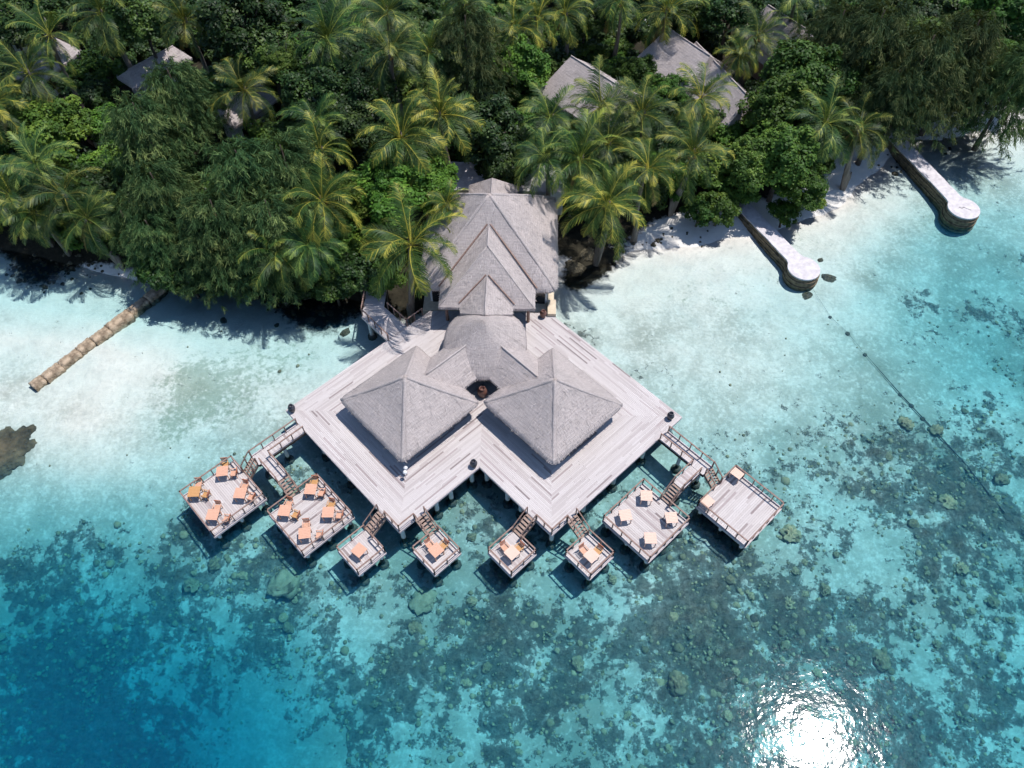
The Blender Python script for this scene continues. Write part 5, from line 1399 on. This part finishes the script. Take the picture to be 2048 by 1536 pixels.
for i, (px, py, z, s, kd, lb) in enumerate([
 (265, 205, 12, 1.05, 'needle', 'feathery tree left of centre below the thatched roof'), (335, 140, 12.5, 0.95, 'needle', 'feathery tree in front of the upper left thatched roof'), (470, 300, 12, 1.1, 'needle', 'greyish feathery tree in the middle of the left grove'),
 (560, 290, 11.5, 1.05, 'needle', 'feathery tree at the right of the left grove'), (300, 345, 10.5, 1.05, 'needle', 'feathery tree drooping over the left groin'), (420, 400, 10, 1.0, 'needle', 'lower feathery tree beside the left shallows'), (530, 400, 10, 1.0, 'needle', 'feathery tree next to the yellow drooping palm'),
 (400, 455, 8, 0.8, 'needle', 'feathery tree hanging low over the left water'), (290, 440, 8, 0.75, 'needle', 'feathery tree hanging over the root of the groin'), (500, 470, 8, 0.75, 'needle', 'feathery tree left of the dark drooping palms'), (240, 420, 7, 0.6, 'needle', 'small feathery tree between the palm clump and the groin'), (930, 30, 14, 1.05, 'needle_brown', 'tall dark feathery tree behind the great thatch roof'),
 (1770, 20, 14, 1.25, 'needle_brown', 'dark brown feathery tree at the upper right'), (1870, 70, 13, 1.2, 'needle_brown', 'dark feathery tree above the far right beach'), (1800, 140, 11, 0.9, 'needle_brown', 'dark feathery tree near the root of the far jetty'),
 (1960, 40, 13, 1.2, 'needle_brown', 'dark tree at the right edge of the wood'), (2060, 110, 11, 1.1, 'needle', 'green feathery tree on the far right above the beach'), (1690, 20, 13, 1.0, 'needle_brown', 'dark tree behind the big round tree')]):
    casuarina(px, py, z, s, kd, lb, i)
for i, (px, py, z, s, kd, lb) in enumerate([
 (1610, 158, 8, 1.1, 'leaf', 'big round green tree in front of the top right villa'), (1560, 215, 7, 0.95, 'leaf', 'green tree at the end of the long thatched roof'), (1660, 170, 7, 0.9, 'leaf', 'green tree above the dark drooping palm'), (1570, 310, 6, 0.95, 'leaf', 'tree by the right beach above the nearer jetty'),
 (1600, 370, 4.5, 0.7, 'leaf', 'leafy tree overhanging the sand between the jetties'), (1500, 330, 5, 0.8, 'leaf', 'green tree behind the nearer jetty root'), (1440, 90, 6, 0.0, 'leaf', None), (1280, 150, 4, 0.7, 'leaf', 'green tree between two villa roofs'), (1330, 195, 4, 0.7, 'leaf', 'green tree below the upper middle villa'),
 (1040, 130, 7, 0.85, 'leaf', 'green tree left of the first villa'), (970, 265, 7, 0.95, 'leaf_dark', 'dark tree right above the great roof'), (1010, 330, 5, 0.75, 'leaf_dark', 'dark tree touching the back of the great roof'), (480, 45, 11, 1.15, 'leaf_dark', 'big dark glossy tree at the top left of centre'), (540, 110, 9, 0.9, 'leaf_dark', 'dark tree left of the lime green one'),
 (280, 40, 10, 0.95, 'leaf_dark', 'dark leafy tree between the two tall palms at top left'), (562, 120, 10, 0.42, 'leaf_lime', 'bright lime green tree left of centre'), (640, 190, 8, 0.95, 'leaf_dark', 'glossy dark tree below the large palm'), (690, 250, 7, 0.9, 'leaf_dark', 'glossy dark tree above the yellow palm'), (730, 190, 8, 0.8, 'leaf_dark', 'dark tree beneath the broad shiny palm'),
 (60, 30, 9, 0.9, 'leaf_dark', 'dark tree in the top left corner'), (110, 265, 6, 1.0, 'leaf', 'leafy bright shrub tree at the far left'), (40, 260, 6, 0.8, 'leaf', 'leafy green tree at the left edge'), (790, 385, 6.5, 1.0, 'leaf_lime', 'bright green bush tree left of the great roof'), (722, 395, 5.5, 0.7, 'leaf_lime', 'green bush behind the bright palm'), (862, 372, 6.5, 0.7, 'leaf_lime', 'bright bush against the left edge of the great roof'),
 (1480, -20, 7, 0.7, 'leaf_dark', 'dark tree at the top behind the villa'), (1460, 20, 8, 0.9, 'leaf_dark', 'dark tree at the top right of centre'), (1390, 30, 7, 0.7, 'leaf_dark', 'dark tree beside the upper villa'), (1170, 40, 7, 0.8, 'leaf_dark', 'dark tree at the top centre'), (1085, 150, 4, 0.6, 'leaf', 'green tree at the left end of the first villa'), (2020, 30, 9, 1.1, 'leaf', 'bright green tree in the top right corner'), (1990, 130, 7, 0.9, 'leaf', 'green tree over the far right beach'), (1930, 140, 6, 0.8, 'leaf_dark', 'dark tree over the far right beach stones')]):
    if lb and s: leafy(px, py, z, s, kd, lb, i)
for i, (px, py, z, s, kd, lb) in enumerate([
 (768, 560, 3.2, 0.75, 'leaf', 'small green bush in the planter beside the bright palm'), (1440, 415, 2.6, 0.95, 'leaf', 'leafy shrub on the sand left of the nearer jetty'), (1400, 420, 2.4, 0.75, 'leaf', 'leafy shrub between the palms and the nearer jetty'), (1475, 375, 3.0, 1.0, 'leaf', 'shrub behind the nearer jetty'),
 (1570, 425, 2.2, 0.7, 'leaf', 'low shrub overhanging the nearer jetty'), (1625, 400, 1.6, 0.6, 'leaf_lime', 'sparse yellow green shrub on the sand'), (440, 545, 2.6, 1.05, 'leaf_dark', 'dark shrub at the water right of the groin'), (400, 520, 3, 0.9, 'leaf_dark', 'dark shrub below the feathery trees'), (1350, 360, 3.2, 1.0, 'leaf', 'shrub under the beach palms'),
 (330, 540, 3.2, 1.1, 'leaf_dark', 'dark shrub at the root of the groin'), (380, 560, 2.6, 0.9, 'leaf_dark', 'dark shrub overhanging the water beside the groin'), (500, 555, 3.0, 1.1, 'leaf_dark', 'dark shrub left of the low drooping palm'), (590, 570, 2.6, 1.0, 'leaf_dark', 'dark shrub under the drooping palms'), (670, 575, 2.6, 0.9, 'leaf_dark', 'dark shrub left of the side walkway'),
 (715, 545, 3.4, 1.0, 'leaf_dark', 'dark shrub behind the side walkway'), (1850, 205, 3, 1.1, 'leaf_dark', 'dark shrub above the far right stones'), (1920, 195, 3, 1.1, 'leaf_dark', 'dark shrub over the far right sand'), (2000, 180, 3, 1.2, 'leaf', 'green shrub over the far right sand'), (1780, 225, 3, 1.1, 'leaf_dark', 'dark shrub at the root of the far jetty'),
 (195, 150, 4, 1.3, 'leaf', 'shrub between the tall top left palms and the thatched roof'), (225, 115, 4, 1.3, 'leaf_dark', 'dark shrub behind the upper left thatched roof'), (185, 195, 3.5, 1.2, 'leaf_dark', 'dark shrub above the small thatched hut'), (205, 245, 3.5, 1.0, 'leaf', 'shrub right of the small thatched hut'), (20, 60, 5, 1.2, 'leaf_dark', 'dark shrub at the top left edge'),
 (985, 345, 3.5, 0.8, 'leaf_dark', 'shrub at the left back of the great roof'), (1420, 250, 3.5, 1.1, 'leaf', 'shrub below the long roof'), (1470, 270, 3.5, 1.1, 'leaf', 'shrub at the foot of the long roof'), (1180, 110, 3.5, 0.9, 'leaf', 'shrub beside the blue wall'), (1230, 100, 3.5, 0.9, 'leaf', 'shrub above the first villa roof')]):
    leafy(px, py, z, s, kd, lb, i, False, cat='shrub')
# undergrowth that fills the wood between the named trees
rng = random.Random(77); cnt = 0
NAMED = [(o.location.copy(), o['label']) for o in COL.objects if o.get('category') in ('palm', 'tree', 'villa', 'shrub')]
def beside(w):
    q, lb = min(NAMED, key=lambda k: (k[0] - w).length); d = w - q
    side = ('in front of' if d.y < 0 else 'behind') if abs(d.y) > abs(d.x) else ('left of' if d.x < 0 else 'right of')
    return ' '.join(f'undergrowth {side} the {lb}'.split()[:16])
for gy_ in range(-40, 560, 38):
    for gx_ in range(-50, 2110, 68):
        px, py = gx_ + rng.uniform(-22, 22), gy_ + rng.uniform(-14, 14); z = rng.uniform(2.2, 4.2); w = at(px, py, z)
        sd = float(shore_dist(np.array([w.x]), np.array([w.y]))[0])
        s_, t_ = (w - NP).dot(ex), (w - NP).dot(ey)
        if sd > -2.2: continue
        if abs(s_) < 8.2 and t_ < 33: continue
        a_, b_ = ab_of(w)
        if 0.5 < a_ < 6.5 and -24 < b_ < -12: continue
        if any(abs(w.x - v.x) < 3.8 and -5.5 < w.y - v.y < 3.4 for v in VILLA_SPOTS): continue
        s = rng.uniform(0.85, 1.5)
        leafy(px, py, z, s, rng.choice(('leaf_dark', 'leaf_dark', 'leaf_dark', 'leaf_dark', 'leaf')), beside(w), cnt, False, 'undergrowth of the island wood', 'shrub'); cnt += 1

# the wood goes on behind and beside the part of the island in view
r_ = np.random.default_rng(91); n_ = 70000
wx = r_.uniform(-150, 150, n_); wy = r_.uniform(60, 190, n_)
ok = (shore_dist(wx, wy) < -4) & ((wy > 100) | (np.abs(wx) > 0.50 * wy + 22))
wx, wy = wx[ok], wy[ok]
wz = 2.5 + 7.5 * fbm(wx, wy, 6.0, 3, 61) + r_.normal(0, 0.5, len(wx))
nn = np.stack([r_.normal(0, .5, len(wx)), r_.normal(0, .5, len(wx)), np.ones(len(wx))], 1); nn /= np.linalg.norm(nn, axis=1)[:, None]
WV = leaf_quads(np.stack([wx, wy, wz], 1), nn, r_.uniform(0.7, 1.5, len(wx)), r_.uniform(0.4, 0.9, len(wx)), r_)
tag(link('far_wood', npmesh('far_wood', WV, np.arange(len(WV)).reshape(-1, 4), M['leaf_dark'], dict(tone=np.clip(fbm(wx, wy, 3.0, 3, 63) + r_.normal(0, .12, len(wx)), 0, 1).repeat(4)))), 'dense green wood covering the island behind the trees in view', 'wood', kind='stuff')
